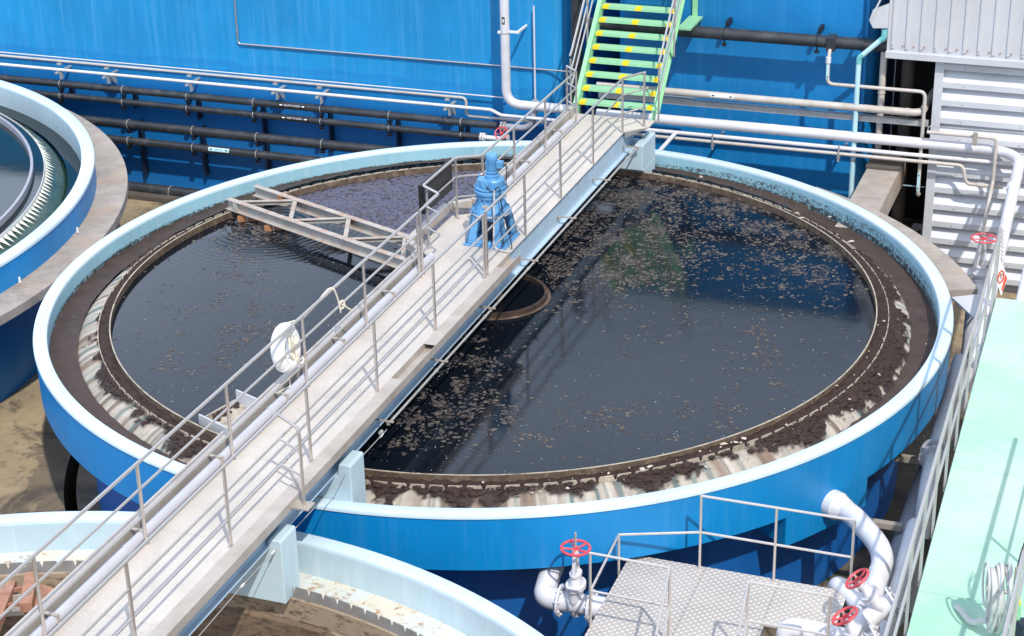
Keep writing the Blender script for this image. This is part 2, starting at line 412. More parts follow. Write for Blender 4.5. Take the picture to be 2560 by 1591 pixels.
# broken white cloud over the blue sky, laid out by direction
gc = nt.nodes.new('ShaderNodeTexCoord'); mp_ = nt.nodes.new('ShaderNodeMapping'); mp_.inputs['Scale'].default_value = (1.0,1.0,2.4); mp_.inputs['Location'].default_value = (1.7,.6,.9)
cn_ = nt.nodes.new('ShaderNodeTexNoise'); cn_.inputs['Scale'].default_value = 2.1; cn_.inputs['Detail'].default_value = 7; cn_.inputs['Roughness'].default_value = .58
cr_ = nt.nodes.new('ShaderNodeValToRGB'); cr_.color_ramp.elements[0].position = .26; cr_.color_ramp.elements[1].position = .54
mx_ = nt.nodes.new('ShaderNodeMix'); mx_.data_type = 'RGBA'
nt.links.new(gc.outputs['Generated'], mp_.inputs[0]); nt.links.new(mp_.outputs[0], cn_.inputs['Vector']); nt.links.new(cn_.outputs['Fac'], cr_.inputs[0])
nt.links.new(cr_.outputs[0], mx_.inputs[0]); nt.links.new(sky.outputs[0], mx_.inputs[6]); mx_.inputs[7].default_value = (4.1,4.9,6.3,1)
# clouds facing the sun (low in the north, most of all to the north-west) are the brightest
sd = nt.nodes.new('ShaderNodeSeparateXYZ'); nt.links.new(gc.outputs['Generated'], sd.inputs[0])
def mrange(sock, a, b, c, d):
    n = nt.nodes.new('ShaderNodeMapRange'); n.inputs[1].default_value = a; n.inputs[2].default_value = b; n.inputs[3].default_value = c; n.inputs[4].default_value = d
    nt.links.new(sock, n.inputs[0]); return n.outputs[0]
m1 = nt.nodes.new('ShaderNodeMath'); m1.operation = 'ADD'
nt.links.new(mrange(sd.outputs[1], .45, .92, 1.0, 2.1), m1.inputs[0]); nt.links.new(mrange(sd.outputs[0], -.16, -.36, 0., 1.3), m1.inputs[1])
vm = nt.nodes.new('ShaderNodeVectorMath'); vm.operation = 'SCALE'; vm.inputs[0].default_value = (4.1,4.9,6.3)
nt.links.new(m1.outputs[0], vm.inputs['Scale']); nt.links.new(vm.outputs[0], mx_.inputs[7])
nt.links.new(mx_.outputs[2], bg.inputs[0])
sl = bpy.data.lights.new('sun', 'SUN'); so = bpy.data.objects.new('sun', sl); COL.objects.link(so)
sl.energy = 3.6; sl.angle = R_(1.0); sl.color = (1.0, .955, .89)
to_sun = Vector((math.sin(SUN_AZ)*math.cos(SUN_EL), -math.cos(SUN_AZ)*math.cos(SUN_EL), math.sin(SUN_EL)))
so.rotation_euler = (-to_sun).to_track_quat('-Z', 'Y').to_euler(); so.location = to_sun*60
sc.view_settings.view_transform = 'Standard'; sc.view_settings.look = 'None'; sc.view_settings.gamma = 1
sc.view_settings.exposure = .15

ZG = -2.7
exec_parts = []
# ------------------------------------------------------------------ ground
g = MB()
def ring_sheet(mb, r_in, z, n=160, a0=0, a1=2*PI, c=(0,0), r_out=None):
    mb.lathe([(r_out, z), (r_in, z)], c, n, a0, a1)
ring_sheet(g, 6.87, ZG, r_out=11.0)
ring_sheet(g, 11.0, ZG, n=64, r_out=600.0)
tag(g.build('ground', M['ground'], None, 0), kind='structure')
ap = MB().lathe([(6.87, ZG), (6.30, ZG)], (0,0), 140, R_(222), R_(508))
ap.lathe([(6.87, ZG), (6.87, ZG-1.2), (6.68, ZG-1.2), (6.68, ZG), (6.30, ZG)], (0,0), 60, R_(148), R_(222))
tag(ap.build('footing', M['ground'], None, 30), kind='structure')

# ------------------------------------------------------------------ tanks
def fbm(x, y, z, o=4):
    s, a = 0, 1
    for i in range(o):
        s += a*noise.noise(Vector((x, y, z))); x *= 2.03; y *= 2.03; z *= 2.03; a *= .55
    return s
def cap_profile(r0, r1, z=0., th=.1, rd=.03):
    return [(r0, z-th), (r0, z-rd), (r0+rd*.3, z-rd*.3), (r0+rd, z), (r1-rd, z), (r1-rd*.3, z-rd*.3), (r1, z-rd), (r1, z-th)]

# --- central tank
tk = thing('sludge_tank', (0,0,ZG), 'large round blue tank full of black scummy water, in the middle under the walkway', 'tank')
MB().lathe(cap_profile(6.79, 7.0, 0, .055), (0,0), 200).build('rim_cap', M['pale_cap'], tk)
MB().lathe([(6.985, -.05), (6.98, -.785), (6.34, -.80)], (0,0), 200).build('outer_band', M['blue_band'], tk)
a0, a1 = R_(-57.6), R_(-44.6)
bx = MB().lathe([(6.35, -1.22), (6.975, -1.22), (6.975, -.79), (6.35, -.79)], (0,0), 24, a0, a1, close=True)
bx.build('outlet_box', M['blue_band'], tk)
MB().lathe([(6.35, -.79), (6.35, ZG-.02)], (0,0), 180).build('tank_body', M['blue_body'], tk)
MB().lathe([(6.79, -.05), (6.79, -.75)], (0,0), 180).build('inner_wall', M['pale_wall'], tk)
# weir wall (sloping concrete, stained, with mud lying on it)
def mudf(a, t):
    d = (math.degrees(a)+360) % 360
    def bump_(c, w): return max(0, 1-abs(((d-c+180) % 360)-180)/w)
    b = -.42 + 1.12*bump_(352, 36) + .95*bump_(312, 24) + 1.0*bump_(285, 13) + .75*bump_(257, 20) + .7*bump_(332, 22) + .55*bump_(205, 30) + .55*bump_(232, 10)
    if 20 < d < 160: b = 1.0
    b += 1.1*fbm(math.cos(a)*5.2, math.sin(a)*5.2, 3.1, 3) + .7*fbm(math.cos(a)*19, math.sin(a)*19, 7.7+t*1.2, 3)
    return b - t*1.35 + .25
NA = 1500
prof = []
for i in range(15):
    t = i/14
    r = 6.068 + .385*t; z = -.205 - .06*t - .155*t**2.2
    prof.append((r, z, t))
prof += [(6.455, -.55, 1.0)]
vs, fs, cols = [], [], []
K = len(prof)
for i in range(NA):
    a = 2*PI*i/NA; ca, sa = math.cos(a), math.sin(a)
    st = fbm(ca*38, sa*38, 1.3, 3); st2 = fbm(ca*90, sa*90, 5.5, 2); tone = fbm(ca*9, sa*9, 9.1, 3)
    fine = fbm(ca*22, sa*22, 2.2, 2)
    for (r, z, t) in prof:
        mm = mudf(a, t)
        j = fbm(ca*60+t*4, sa*60, t*9, 2)*.25
        mm += j
        base = Vector((.42, .37, .31))*(1+.22*tone)
        if st > .28: base = base.lerp(Vector((.10,.15,.145)), min(1, (st-.28)*3.2))
        if st2 > .15: base = base.lerp(Vector((.53,.49,.43)), min(.7, (st2-.15)*2.4))
        if fine < -.3: base = base.lerp(Vector((.20,.13,.09)), min(.85, (-.3-fine)*3))
        ph = (a/(2*PI)*158) % 1.0; dn = min(ph, 1-ph)          # runs below the notches
        ww = .30*(1-.25*t)
        if dn < ww and tone > -.25:
            kk = min(1, (ww-dn)*9)*min(1, .25+abs(fbm(ca*14, sa*14, 4.4, 2))*1.6)
            base = base.lerp(Vector((.135,.17,.155)) if tone > .1 else Vector((.17,.125,.095)), kk)
        if t > .9: base = base*.6
        k = max(0, min(1, mm*7))
        mudc = Vector((.034,.022,.019))*(1+.5*fbm(ca*70, sa*70, t*14, 3))
        cc = base.lerp(mudc, k)
        h = k*(.014+.03*max(0, fbm(ca*55, sa*55, t*7, 3)+.3))*(1-.5*t)
        vs.append((ca*(r+h*.5), sa*(r+h*.5), z+h)); cols.append((*cc, 1))
for i in range(NA):
    j = (i+1) % NA
    for q in range(K-1): fs.append((i*K+q, j*K+q, j*K+q+1, i*K+q+1)[::-1])
mbw = MB(); mbw.add(vs, fs)
o = mbw.build('weir_wall', M['stained'], tk, 60)
ca_ = o.data.color_attributes.new('Col', 'FLOAT_COLOR', 'POINT')
ca_.data.foreach_set('color', [c for col in cols for c in col])
# notched weir plate
def notched(rr, z0, z1, nn, depth, gap, c=(0,0), th=.012, a0=0., a1=2*PI):
    mb = MB()
    for i in range(nn):
        b0 = a0+(a1-a0)*i/nn; st = (a1-a0)/nn
        outl = [(0, z0), (1, z0), (1, z1-depth), (1-gap, z1), (gap, z1), (0, z1-depth)]
        def P3(u, z, r): a = b0+u*st; return (c[0]+r*math.cos(a), c[1]+r*math.sin(a), z)
        n_ = len(outl)
        mb.add([P3(u, z, rr-th) for u, z in outl]+[P3(u, z, rr) for u, z in outl],
               [list(range(n_))[::-1], list(range(n_, 2*n_))]+[(k, (k+1) % n_, n_+(k+1) % n_, n_+k) for k in range(n_)])
    return mb
notched(6.066, -.235, -.118, 158, .075, .14).build('weir_plate', M['cream_dirty'], tk, 0)
# mud between baffle and weir
NB = 1100; vs, fs = [], []
ks = [5.892, 5.92, 5.955, 5.99, 6.02, 6.048, 6.062]
for i in range(NB):
    a = 2*PI*i/NB; ca, sa = math.cos(a), math.sin(a); d = math.degrees(a) % 360
    for q, r in enumerate(ks):
        hh = .030*fbm(ca*40, sa*40, r*7, 4) + .012*fbm(ca*120, sa*120, r*20, 2)
        vs.append((r*ca, r*sa, -.150+hh + (.012 if 290 < d or d < 30 else 0)))
for i in range(NB):
    j = (i+1) % NB
    for q in range(len(ks)-1): fs.append((i*len(ks)+q, i*len(ks)+q+1, j*len(ks)+q+1, j*len(ks)+q))
mm_ = MB(); mm_.add(vs, fs)
tag(mm_.build('weir_mud', M['mud'], None, 60), kind='stuff', label='dark brown mud caked along the inner ring of the black water tank', cat='mud')
MB().lathe([(5.872, -.42), (5.872, -.070), (5.887, -.070), (5.887, -.42)], (0,0), 220).build('scum_baffle', M['baffle_face'], tk)
MB().lathe([(5.870, -.071), (5.870, -.064), (5.889, -.064), (5.889, -.071)], (0,0), 220).build('baffle_rim', M['cream_dirty'], tk)
ico = []
def blob(mb, c, s, rng):
    o = len(mb.v); m_, n_ = 4, 8
    off = rng.random()*50
    for i in range(1, m_):
        for k in range(n_):
            th, ph = PI*i/m_*.62, 2*PI*k/n_+i*.4
            d = Vector((math.sin(th)*math.cos(ph), math.sin(th)*math.sin(ph), math.cos(th)-.35))
            f_ = 1+.55*noise.noise(d*1.7+Vector((off,0,0)))
            mb.v.append(c+Vector((d.x*s, d.y*s, d.z*s*.5))*f_)
    mb.v.append(c+Z*s*.34)
    t_ = len(mb.v)-1
    for k in range(n_):
        mb.f.append([t_, o+k, o+(k+1) % n_])
        for i in range(m_-2): mb.f.append([o+i*n_+k, o+(i+1)*n_+k, o+(i+1)*n_+(k+1) % n_, o+i*n_+(k+1) % n_])
cl = MB(); rc = random.Random(21)
for i in range(5200):
    a = rc.random()*2*PI; t = rc.random()**1.7*.75; mv = mudf(a, t)
    if mv < .12 or 35 < math.degrees(a) < 150: continue
    r = 6.05+.385*t; z = -.17-.06*t-.155*t**2.2 if t > .04 else -.15
    blob(cl, Vector((r*math.cos(a), r*math.sin(a), z)), (.018+.05*rc.random()**1.8)*min(1.3, .6+mv), rc)
tag(cl.build('mud_clumps', M['mud'], None, 80), kind='stuff', label='thick dark brown mud clumps spilling over the weir of the black water tank', cat='mud')
# sludge channel
NS = 700; vs, fs = [], []
ks = [6.38, 6.44, 6.5, 6.57, 6.64, 6.71, 6.795]
for i in range(NS):
    a = 2*PI*i/NS; ca, sa = math.cos(a), math.sin(a); d = math.degrees(a) % 360
    lvl = -.315 - (.05 if (d < 35 or d > 300) else 0) + (.06 if 30 < d < 150 else 0)*math.sin((d-30)/120*PI)
    for r in ks:
        hump = .10*max(0, 1-(r-6.38)/.3) if 25 < d < 155 else 0
        vs.append((r*ca, r*sa, lvl+.02*fbm(ca*26, sa*26, r*5, 4)+hump*math.sin((d-25)/130*PI)**.5 if 25 < d < 155 else lvl+.02*fbm(ca*26, sa*26, r*5, 4)))
for i in range(NS):
    j = (i+1) % NS
    for q in range(len(ks)-1): fs.append((i*len(ks)+q, i*len(ks)+q+1, j*len(ks)+q+1, j*len(ks)+q))
mm_ = MB(); mm_.add(vs, fs)
tag(mm_.build('sludge', M['sludge'], None, 70), kind='structure')
# piers that carry the walkway
def pier(parent, n0, n1, s0, s1, zb, zt, ear=0, corbel=0):
    pr_ = [(n0,zb),(n1,zb),(n1,zt+ear-.02),(n1-.02,zt+ear),(n1-.16,zt+ear),(n1-.185,zt),(n0,zt)]
    mb = MB().extr([B(n,s0,z) for n, z in pr_], ES*(s1-s0))
    if corbel: mb.extr([B(n0,s0+.002,zb), B(n0,s1,zb), B(n0,s1,zb-corbel)][::-1], EN*(n1-n0))
    return mb.build('pier', M['pale_plain'], parent, 0, .015)
pier(tk, -.66, .69, -6.77, -6.37, -.45, .322, .17)
pier(tk, -.62, .75, 5.72, 6.55, .0, .322, .16, .45)
# water
# feed well
M['well_mud'] = simple('well_mud', (.045,.028,.022), .65, 0, .5, 9, (.17,.10,.06), .5, 7, .6, 40)
fw_ = thing('feed_well', (0,0,-.3), 'dark mud-caked round feed well ring standing in the black water under the walkway', 'well')
MB().lathe([(.80,-.5),(.80,-.10),(.85,-.10),(.85,-.5)], (0,0), 72).build('well_ring', M['well_mud'], fw_)
MB().lathe([(.85,-.175),(.90,-.175),(.90,-.21),(.85,-.21)], (0,0), 72).build('collar', M['baffle_face'], fw_)
MB().lathe([(.80,-.19),(.0001,-.19)], (0,0), 60).build('scum_surface', M['mud'], fw_)
MB().cyl((0,0,-.5), (0,0,.6), .14).build('drive_shaft', M['rust'], fw_)

# --- white scraps on the sludge and floating scum
def flake_mesh(pts, zf, smin, smax, thick, rng):
    mb = MB()
    for (x, y) in pts:
        s = smin+(smax-smin)*rng.random()**3.4*1.25; n = rng.randint(5, 8); el = .5+.5*rng.random(); rot = rng.random()*PI
        z = zf(x, y); vs = []
        for k in range(n):
            a = 2*PI*k/n; r = s*(.45+.75*rng.random())
            px, py = r*math.cos(a), r*el*math.sin(a)
            vs.append((x+px*math.cos(rot)-py*math.sin(rot), y+px*math.sin(rot)+py*math.cos(rot), z))
        o = len(mb.v)
        mb.v += [Vector(v) for v in vs]+[Vector((x, y, z+thick*(.4+rng.random())))]
        mb.f += [[o+k, o+(k+1) % n, o+n] for k in range(n)]
    return mb
def inpoly(x, y, P):
    c = False; j = len(P)-1
    for i in range(len(P)):
        if (P[i][1] > y) != (P[j][1] > y) and x < (P[j][0]-P[i][0])*(y-P[i][1])/(P[j][1]-P[i][1])+P[i][0]: c = not c
        j = i
    return c
def gauss(x, y, cx, cy, sx, sy, rot=0):
    dx, dy = x-cx, y-cy
    if rot: c, s = math.cos(rot), math.sin(rot); dx, dy = dx*c+dy*s, -dx*s+dy*c
    return math.exp(-.5*((dx/sx)**2+(dy/sy)**2))
ZW = -.18
# regions of thick scum, as plan shapes traced on the water plane
def plan(pts): return [tuple(at_z(px, py, ZW)[:2]) for px, py in pts]
POLY_L = plan([(690,480),(800,450),(980,425),(1250,410),(1330,420),(1090,610),(1040,610),(900,560),(760,500)])
def scum_density(q):
    x, y = proj(q)
    n1 = fbm(q.x*.8, q.y*.8, 2.0, 4); n2 = fbm(q.x*2.4, q.y*2.4, 5.0, 3)
    if inpoly(q.x, q.y, POLY_L): return 1.0
    d = .003+.028*max(0,n2)
    d += .75*gauss(x, y, 1520, 560, 190, 85)*max(0, .7+1.0*n2+.6*n1)
    d += .5*gauss(x, y, 1470, 690, 150, 50)*max(0,.6+1.3*n2)
    d += .75*gauss(x, y, 2040, 620, 110, 75)*max(0,.6+1.3*n2)
    d += .55*gauss(x, y, 1700, 455, 260, 32)*max(0,.7+1.2*n2)
    d += .45*gauss(x, y, 1900, 520, 120, 50)*max(0,.6+1.3*n2)
    d += .30*gauss(x, y, 1780, 850, 170, 45)*max(0, .2+1.6*n2)
    d += .45*gauss(x, y, 1480, 1050, 210, 35)*max(0, .35+1.4*n2)
    d += .30*gauss(x, y, 1900, 980, 80, 90)*max(0, .3+1.5*n2)
    d += .75*gauss(x, y, 1130, 960, 110, 75)*max(0, .5+1.2*n2)
    d += .40*gauss(x, y, 1060, 1080, 110, 45)*max(0, .5+1.2*n2)
    d += .35*gauss(x, y, 610, 690, 40, 130)*max(0, .5+1.2*n2)
    d += .16*gauss(x, y, 500, 880, 200, 60)*max(0, .3+1.6*n2)
    d += .7*gauss(x, y, 650, 575, 45, 22)
    d += .10*gauss(x, y, 420, 700, 120, 120)*max(0, .4+1.2*n2)
    d += .25*gauss(x, y, 650, 830, 70, 30)*max(0, .4+1.6*n2)
    return d
wt = MB(); NRr, NAa = 84, 300
for i in range(NAa):
    for k in range(NRr): wt.v.append(Vector(((.05+5.825*k/(NRr-1))*math.cos(2*PI*i/NAa), (.05+5.825*k/(NRr-1))*math.sin(2*PI*i/NAa), ZW)))
for i in range(NAa):
    j = (i+1) % NAa
    for k in range(NRr-1): wt.f.append([i*NRr+k, i*NRr+k+1, j*NRr+k+1, j*NRr+k])
wo = wt.build('water', M['dark_water'], None, 0)
ca_ = wo.data.color_attributes.new('Col', 'FLOAT_COLOR', 'POINT')
ca_.data.foreach_set('color', [c for v in wt.v for c in ([min(1, max(0, scum_density(v)))]*3+[1])])
tag(wo, kind='structure')
rng = random.Random(3)
A_, Bd, Cw, Dn = [], [], [], []
for i in range(230000):
    r = 5.84*math.sqrt(rng.random()); a = rng.random()*2*PI
    if r < .95: continue
    q = Vector((r*math.cos(a), r*math.sin(a), ZW))
    d = scum_density(q)
    dens = inpoly(q.x, q.y, POLY_L)
    if dens:
        if rng.random() < .80: (A_ if rng.random() < .13 else Dn).append((q.x, q.y))
    elif rng.random() < (d*.62 if d > .12 else d*.30): (A_ if rng.random() < .5 else Bd).append((q.x, q.y))
    if rng.random() < .006+.03*min(d,1): Cw.append((q.x, q.y))
M['scum_blue'] = simple('scum_blue', (.085,.083,.125), .6, 0, .5, 30)
M['scum'] = simple('scum', (.100,.084,.068), .75, 0, .4, 30)
M['scum_dark'] = simple('scum_dark', (.052,.041,.042), .7, 0, .4, 30)
M['foam_speck'] = simple('foam_speck', (.42,.42,.44), .6, 0, .2, 30)
zf = lambda x, y: ZW+.002
for nm, pts, s0, s1, mt, lb in (('scum_mat', Dn, .010, .055, 'scum_blue', 'dense bluish scum covering the water beyond the skimmer arm'),
    ('scum_flakes', A_, .007, .042, 'scum', 'pale tan scum flakes floating on the black water'),
                           ('scum_patches', Bd, .007, .046, 'scum_dark', 'dark purplish scum floating on the black water'),
                           ('foam_specks', Cw, .005, .012, 'foam_speck', 'tiny pale foam specks on the black water')):
    tag(flake_mesh(pts, zf, s0, s1, .006, rng).build(nm, M[mt], None, 0), kind='stuff', label=lb, cat='scum')
# scraps lying on the mud and the sludge
pts = []
for i in range(110):
    a = R_(rng.choice([rng.gauss(20, 9), rng.gauss(330, 12), rng.gauss(300, 14), rng.gauss(285, 9), rng.uniform(30, 120), rng.gauss(40, 8)])); r = rng.choice([rng.uniform(5.9, 6.05), rng.uniform(6.08, 6.3), rng.uniform(6.42, 6.7)])
    pts.append((r*math.cos(a), r*math.sin(a)))
def zscrap(x, y):
    r = math.hypot(x, y); d = math.degrees(math.atan2(y, x)) % 360
    if r < 6.06: return -.115
    if r < 6.42:
        t = (r-6.068)/.385; return -.165-.06*t-.155*t**2.2
    return -.27 if 25 < d < 155 else -.335
M['scraps'] = simple('scraps', (.48,.42,.35), .7, 0, .25, 20)
tag(flake_mesh(pts, zscrap, .012, .05, .02, rng).build('debris_scraps', M['scraps'], None, 0), kind='stuff', label='small pale scraps of debris lying on the brown mud', cat='debris')

# --- concrete ledge round the right of the central tank
lg = thing('concrete_ledge', (7.3,1,-.6), 'flat grey-brown concrete ledge curving behind the right rim of the central tank', 'ledge')
def arc_seg(mb, r0, r1, z0, z1, a0, a1, n, c=(0,0)): mb.lathe([(r0,z0),(r1,z0),(r1,z1),(r0,z1)], c, n, a0, a1, close=True)
angs = [1, 10.5, 13.2, 24, 32, 40]
for i in range(len(angs)-1):
    mb = MB(); mb.lathe([(7.02,-.52),(7.62,-.52),(7.62,-.30),(7.02,-.30)], (0,0), 3, R_(angs[i]+.06), R_(angs[i+1]-.06), close=True)
    mb.build('ledge_slab', M['ring_conc'], lg, 0, .008)
lb = thing('concrete_beam', B(4.7,7,-1), 'straight grey-brown concrete beam running from the ledge to the dark recess', 'beam')
MB().bb(4.42, 5.02, 4.95, 8.9, -.85, -.36).build('beam_body', M['ring_conc'], lb, 0, .015)
MB().bb(4.40, 5.04, 8.0, 8.88, -.36, -.30).build('beam_pad', M['dark_conc'], lb, 0, .01)
wp = thing('metal_flap', at_z(2410, 765, -.32), 'pale grey metal plate bridging the end of the curved ledge', 'plate')
pl = [at_z(*p, -.29) for p in [(2379,743),(2452,735),(2457,774),(2438,797)]]
MB().extr(pl, (0,0,-.03)).build('plate', M['alum_white'], wp, 0)
MB().tube(rnd([at_z(2462,775,-.5), at_z(2440,800,-.5), at_z(2438,770,-1.1)], .05), .02, 8).build('strut', M['grey_pipe'], wp)

# --- left tank with clear water
LC = (-16.5, 4.8)
lt = thing('clear_tank', (*LC, ZG), 'round blue tank of clear water with a sawtooth weir, cut by the left edge', 'tank')
MB().lathe(cap_profile(8.90, 9.15, 0, .06), LC, 220).build('rim_cap', M['pale_cap'], lt)
MB().lathe([(9.135,-.05),(9.13,-1.0),(8.6,-1.0),(8.6,ZG-.02)], LC, 200).build('outer_band', M['blue_band'], lt)
MB().lathe([(8.90,-.055),(8.90,-.75)], LC, 200).build('inner_wall', M['pale_plain'], lt)
notched(8.20, -.34, -.19, 300, .09, .0, LC, .01).build('weir_plate', M['buoy'], lt, 0)
MB().lathe([(7.95,-.36),(7.95,-.10),(8.0,-.10),(8.0,-.36)], LC, 200).build('scum_baffle', M['grey_pipe'], lt)
M['algae'] = simple('algae', (.018,.052,.038), .25, 0, .5, 3, (.05,.09,.07), .5, 5)
MB().lathe([(8.20,-.33),(8.30,-.36),(8.5,-.44),(8.62,-.60),(8.62,-.8)], LC, 220).build('weir_wall', M['algae'], lt)
jets = MB()
for i in range(300):
    a = 2*PI*(i+.0)/300; ca, sa = math.cos(a), math.sin(a); ta = Vector((-sa, ca, 0))
    d_ = math.degrees(a) % 360
    if not (d_ > 270 or d_ < 80): continue
    L = .13+.05*random.random()
    if 296 < d_ < 322: L = .26+.2*random.random()
    p0 = Vector((LC[0]+8.21*ca, LC[1]+8.21*sa, -.265)); p1 = Vector((LC[0]+(8.21+L)*ca, LC[1]+(8.21+L)*sa, -.345-L*.15)); wd = ta*.062
    up = Vector((0,0,.03))
    jets.add([p0-wd, p0+wd, p1, p0-wd*.3+up, p0+wd*.3+up], [(0,2,3),(1,4,2),(3,2,4),(0,3,4,1)])
M['foam'] = simple('foam', (.72,.72,.62), .4, 0, .15, 20)
tag(jets.build('overflow_jets', M['foam'], None, 0), kind='stuff', label='small white water jets spilling through the sawtooth weir', cat='water jets')
tag(MB().lathe([(8.2,-.215),(.0001,-.215)], LC, 160).build('water', M['clear_water'], None, 0), kind='structure')
tag(MB().lathe([(8.91,-.47),(8.60,-.47)], LC, 200).build('water', M['clear_water'], None, 0), kind='structure')
lw = thing('ring_walkway', (*LC, -.6), 'rust-stained concrete ring walkway around the clear water tank', 'walkway')
for i in range(36):
    if not (-70 < ((i*10+180) % 360)-180 < 90): continue
    mb = MB(); mb.lathe([(9.25,-.66),(9.89,-.66),(9.89,-.50),(9.25,-.50)], (-16.69,4.83), 8, R_(i*10+.05), R_(i*10+9.95), close=True)
    mb.build('slab', M['ring_conc'], lw, 30, .006)
for px, py in [(184,582),(40,706)]:
    q = at_z(px, py, -.48); rr = math.hypot(q.x-LC[0], q.y-LC[1]); q = Vector((LC[0]+(q.x-LC[0])/rr*9.2, LC[1]+(q.y-LC[1])/rr*9.2, -.48))
    t_ = tag(MB().cyl(q, q+Z*.1, .022, .018, 10).build('overflow_spout', M['buoy']), 'short white spout at the foot of the left tank band, '+('nearer the big wall' if px > 100 else 'nearer the left edge'), 'spout', 'spouts on the ring walkway')

# --- near tank, drained
NC = (-5.22, -13.84)
nk = thing('empty_tank', (*NC, ZG), 'pale blue drained round tank with brown walls in the foreground under the walkway', 'tank')
MB().lathe(cap_profile(6.98, 7.2, 0, .06), NC, 220).build('rim_cap', M['pale_cap'], nk)
MB().lathe([(7.19,-.05),(7.18,-.8),(6.6,-.8),(6.6,ZG-.02)], NC, 200).build('outer_band', M['blue_band'], nk)
MB().lathe([(6.98,-.055),(6.96,-.44)], NC, 200).build('inner_wall', M['pale_plain'], nk)
notched(6.5, -.44, -.285, 204, .085, .12, NC, .012).build('weir_plate', M['plate_grey'], nk, 0)
def mk_floor():
    t = NT('launder_floor'); col = (.55,.60,.58)
    c = t.mix(t.ramp(t.noise(1.8, 8, .72, dist=1.2), .42, .56), col, (.60,.55,.45))
    c = t.mix(t.ramp(t.noise(5, 9, .75, dist=.8), .54, .62), c, (.36,.22,.12))
    return t.fin(c, .6)
M['launder_floor'] = mk_floor()
MB().lathe([(6.97,-.42),(6.49,-.425)], NC, 200).build('launder_floor', M['launder_floor'], nk)
def mk_brown():
    t = NT('brown_wall'); col = (.17,.115,.075)
    c = t.mix(t.ramp(t.noise(1.6, 7, .7, t.scaled((1.5,1.5,3))), .3, .7), tuple(x*.6 for x in col), tuple(x*1.25 for x in col))
    sep = t.node('ShaderNodeSeparateXYZ'); t.l(t.pos, sep.inputs[0])
    zz = t.math('MULTIPLY_ADD', t.noise(2, 4), .25, sep.outputs[2])
    c = t.mix(t.ramp(zz, 0., .02, (0,0,0,1), (1,1,1,1)), c, c)
    c = t.mix(t.math('MULTIPLY', t.math('GREATER_THAN', zz, -.62), .75), c, (.36,.28,.20))
    c = t.mix(t.math('MULTIPLY', t.ramp(t.noise(6, 8, .75, t.scaled((1,1,2.5))), .52, .6), .75), c, (.05,.035,.025))
    return t.fin(c, .8, 0, t.bump(t.noise(14, 6), .5, .02))
M['brown_wall'] = mk_brown()
MB().lathe([(6.495,-.43),(6.47,-.45),(6.47,-.75),(6.42,-.78),(6.40,-3.2)], NC, 200).build('brown_wall', M['brown_wall'], nk)
MB().lathe([(6.40,-3.2),(.001,-3.4)], NC, 120).build('tank_floor', M['dark_conc'], nk)
pier(nk, -.66, .62, -8.52, -8.13, -.42, .322, .1)
# ------------------------------------------------------------------ walkway bridge
DZ = .773
S0, S1 = -12.6, 6.3
br = thing('walkway_bridge', B(0,0,DZ), 'long straight metal walkway crossing the tanks towards the green stairs', 'walkway')
segs = [-12.6, -10.9, -9.2, -7.4, -5.65, -3.9, -2.15]
for i in range(len(segs)-1):
    MB().bb(-.66, .452, segs[i]+.002, segs[i+1]-.002, DZ-.012, DZ).build('deck_plate', M['deck_plate'], br, 0)
MB().prism([B(n,s,0)[:2] for n,s in [(-.66,-2.146),(.452,-2.146),(.452,.2),(-.66,1.35),(-.66,1.0),(-.97,.78),(-.97,-.62),(-.66,-.95)]], DZ-.012, DZ).build('deck_plate', M['deck_plate'], br, 0)
MB().prism([B(n,s,0)[:2] for n,s in [(-.66,1.354),(.452,.204),(.452,3.2),(-.66,3.2)]], DZ-.012, DZ).build('deck_plate', M['deck_plate'], br, 0)
MB().prism([B(n,s,0)[:2] for n,s in [(-.66,3.204),(.452,3.204),(.452,5.55),(.80,5.95),(.80,6.32),(-.75,6.32),(-.66,5.5)]], DZ-.012, DZ).build('deck_plate', M['deck_plate'], br, 0)
MB().extr([B(.455,5.55,DZ-.014), B(.80,5.95,DZ-.014), B(.80,6.3,DZ-.014), B(.45,6.3,DZ-.12), B(.45,5.6,DZ-.12)], Z*-.01).build('edge_plate', M['galv'], br, 0)
for sg in (1, -1):
    bm = MB()
    nw = .405*sg if sg > 0 else -.60
    bm.bb(nw-.005, nw+.005, S0, S1, .34, DZ-.016)
    bm.bb(nw-.075, nw+.075, S0, S1, .324, .34); bm.bb(nw-.06, nw+.04 if sg > 0 else nw+.06, S0, S1, DZ-.028, DZ-.014)
    for s in [x*1.85+.05 for x in range(-7, 4)]: bm.bb(nw-.06, nw-.006, s-.004, s+.004, .342, DZ-.03)
    bm.build('main_beam', M['pale_steel'], br, 0)
# toe channel along the right edge
tc = MB(); e0, e1 = S0, -.46
tc.bb(.456, .462, e0, e1, .70, .80); tc.bb(.462, .63, e0, e1, .70, .706); tc.bb(.63, .637, e0, e1, .68, .80)
for a, b in [(-12.6,-9.7),(-9.7,-4.95),(-3.85,-1.05)]: tc.bb(.462, .63, a, b, .794, .80)
tc.build('toe_channel', M['tray'], br, 0, .002)
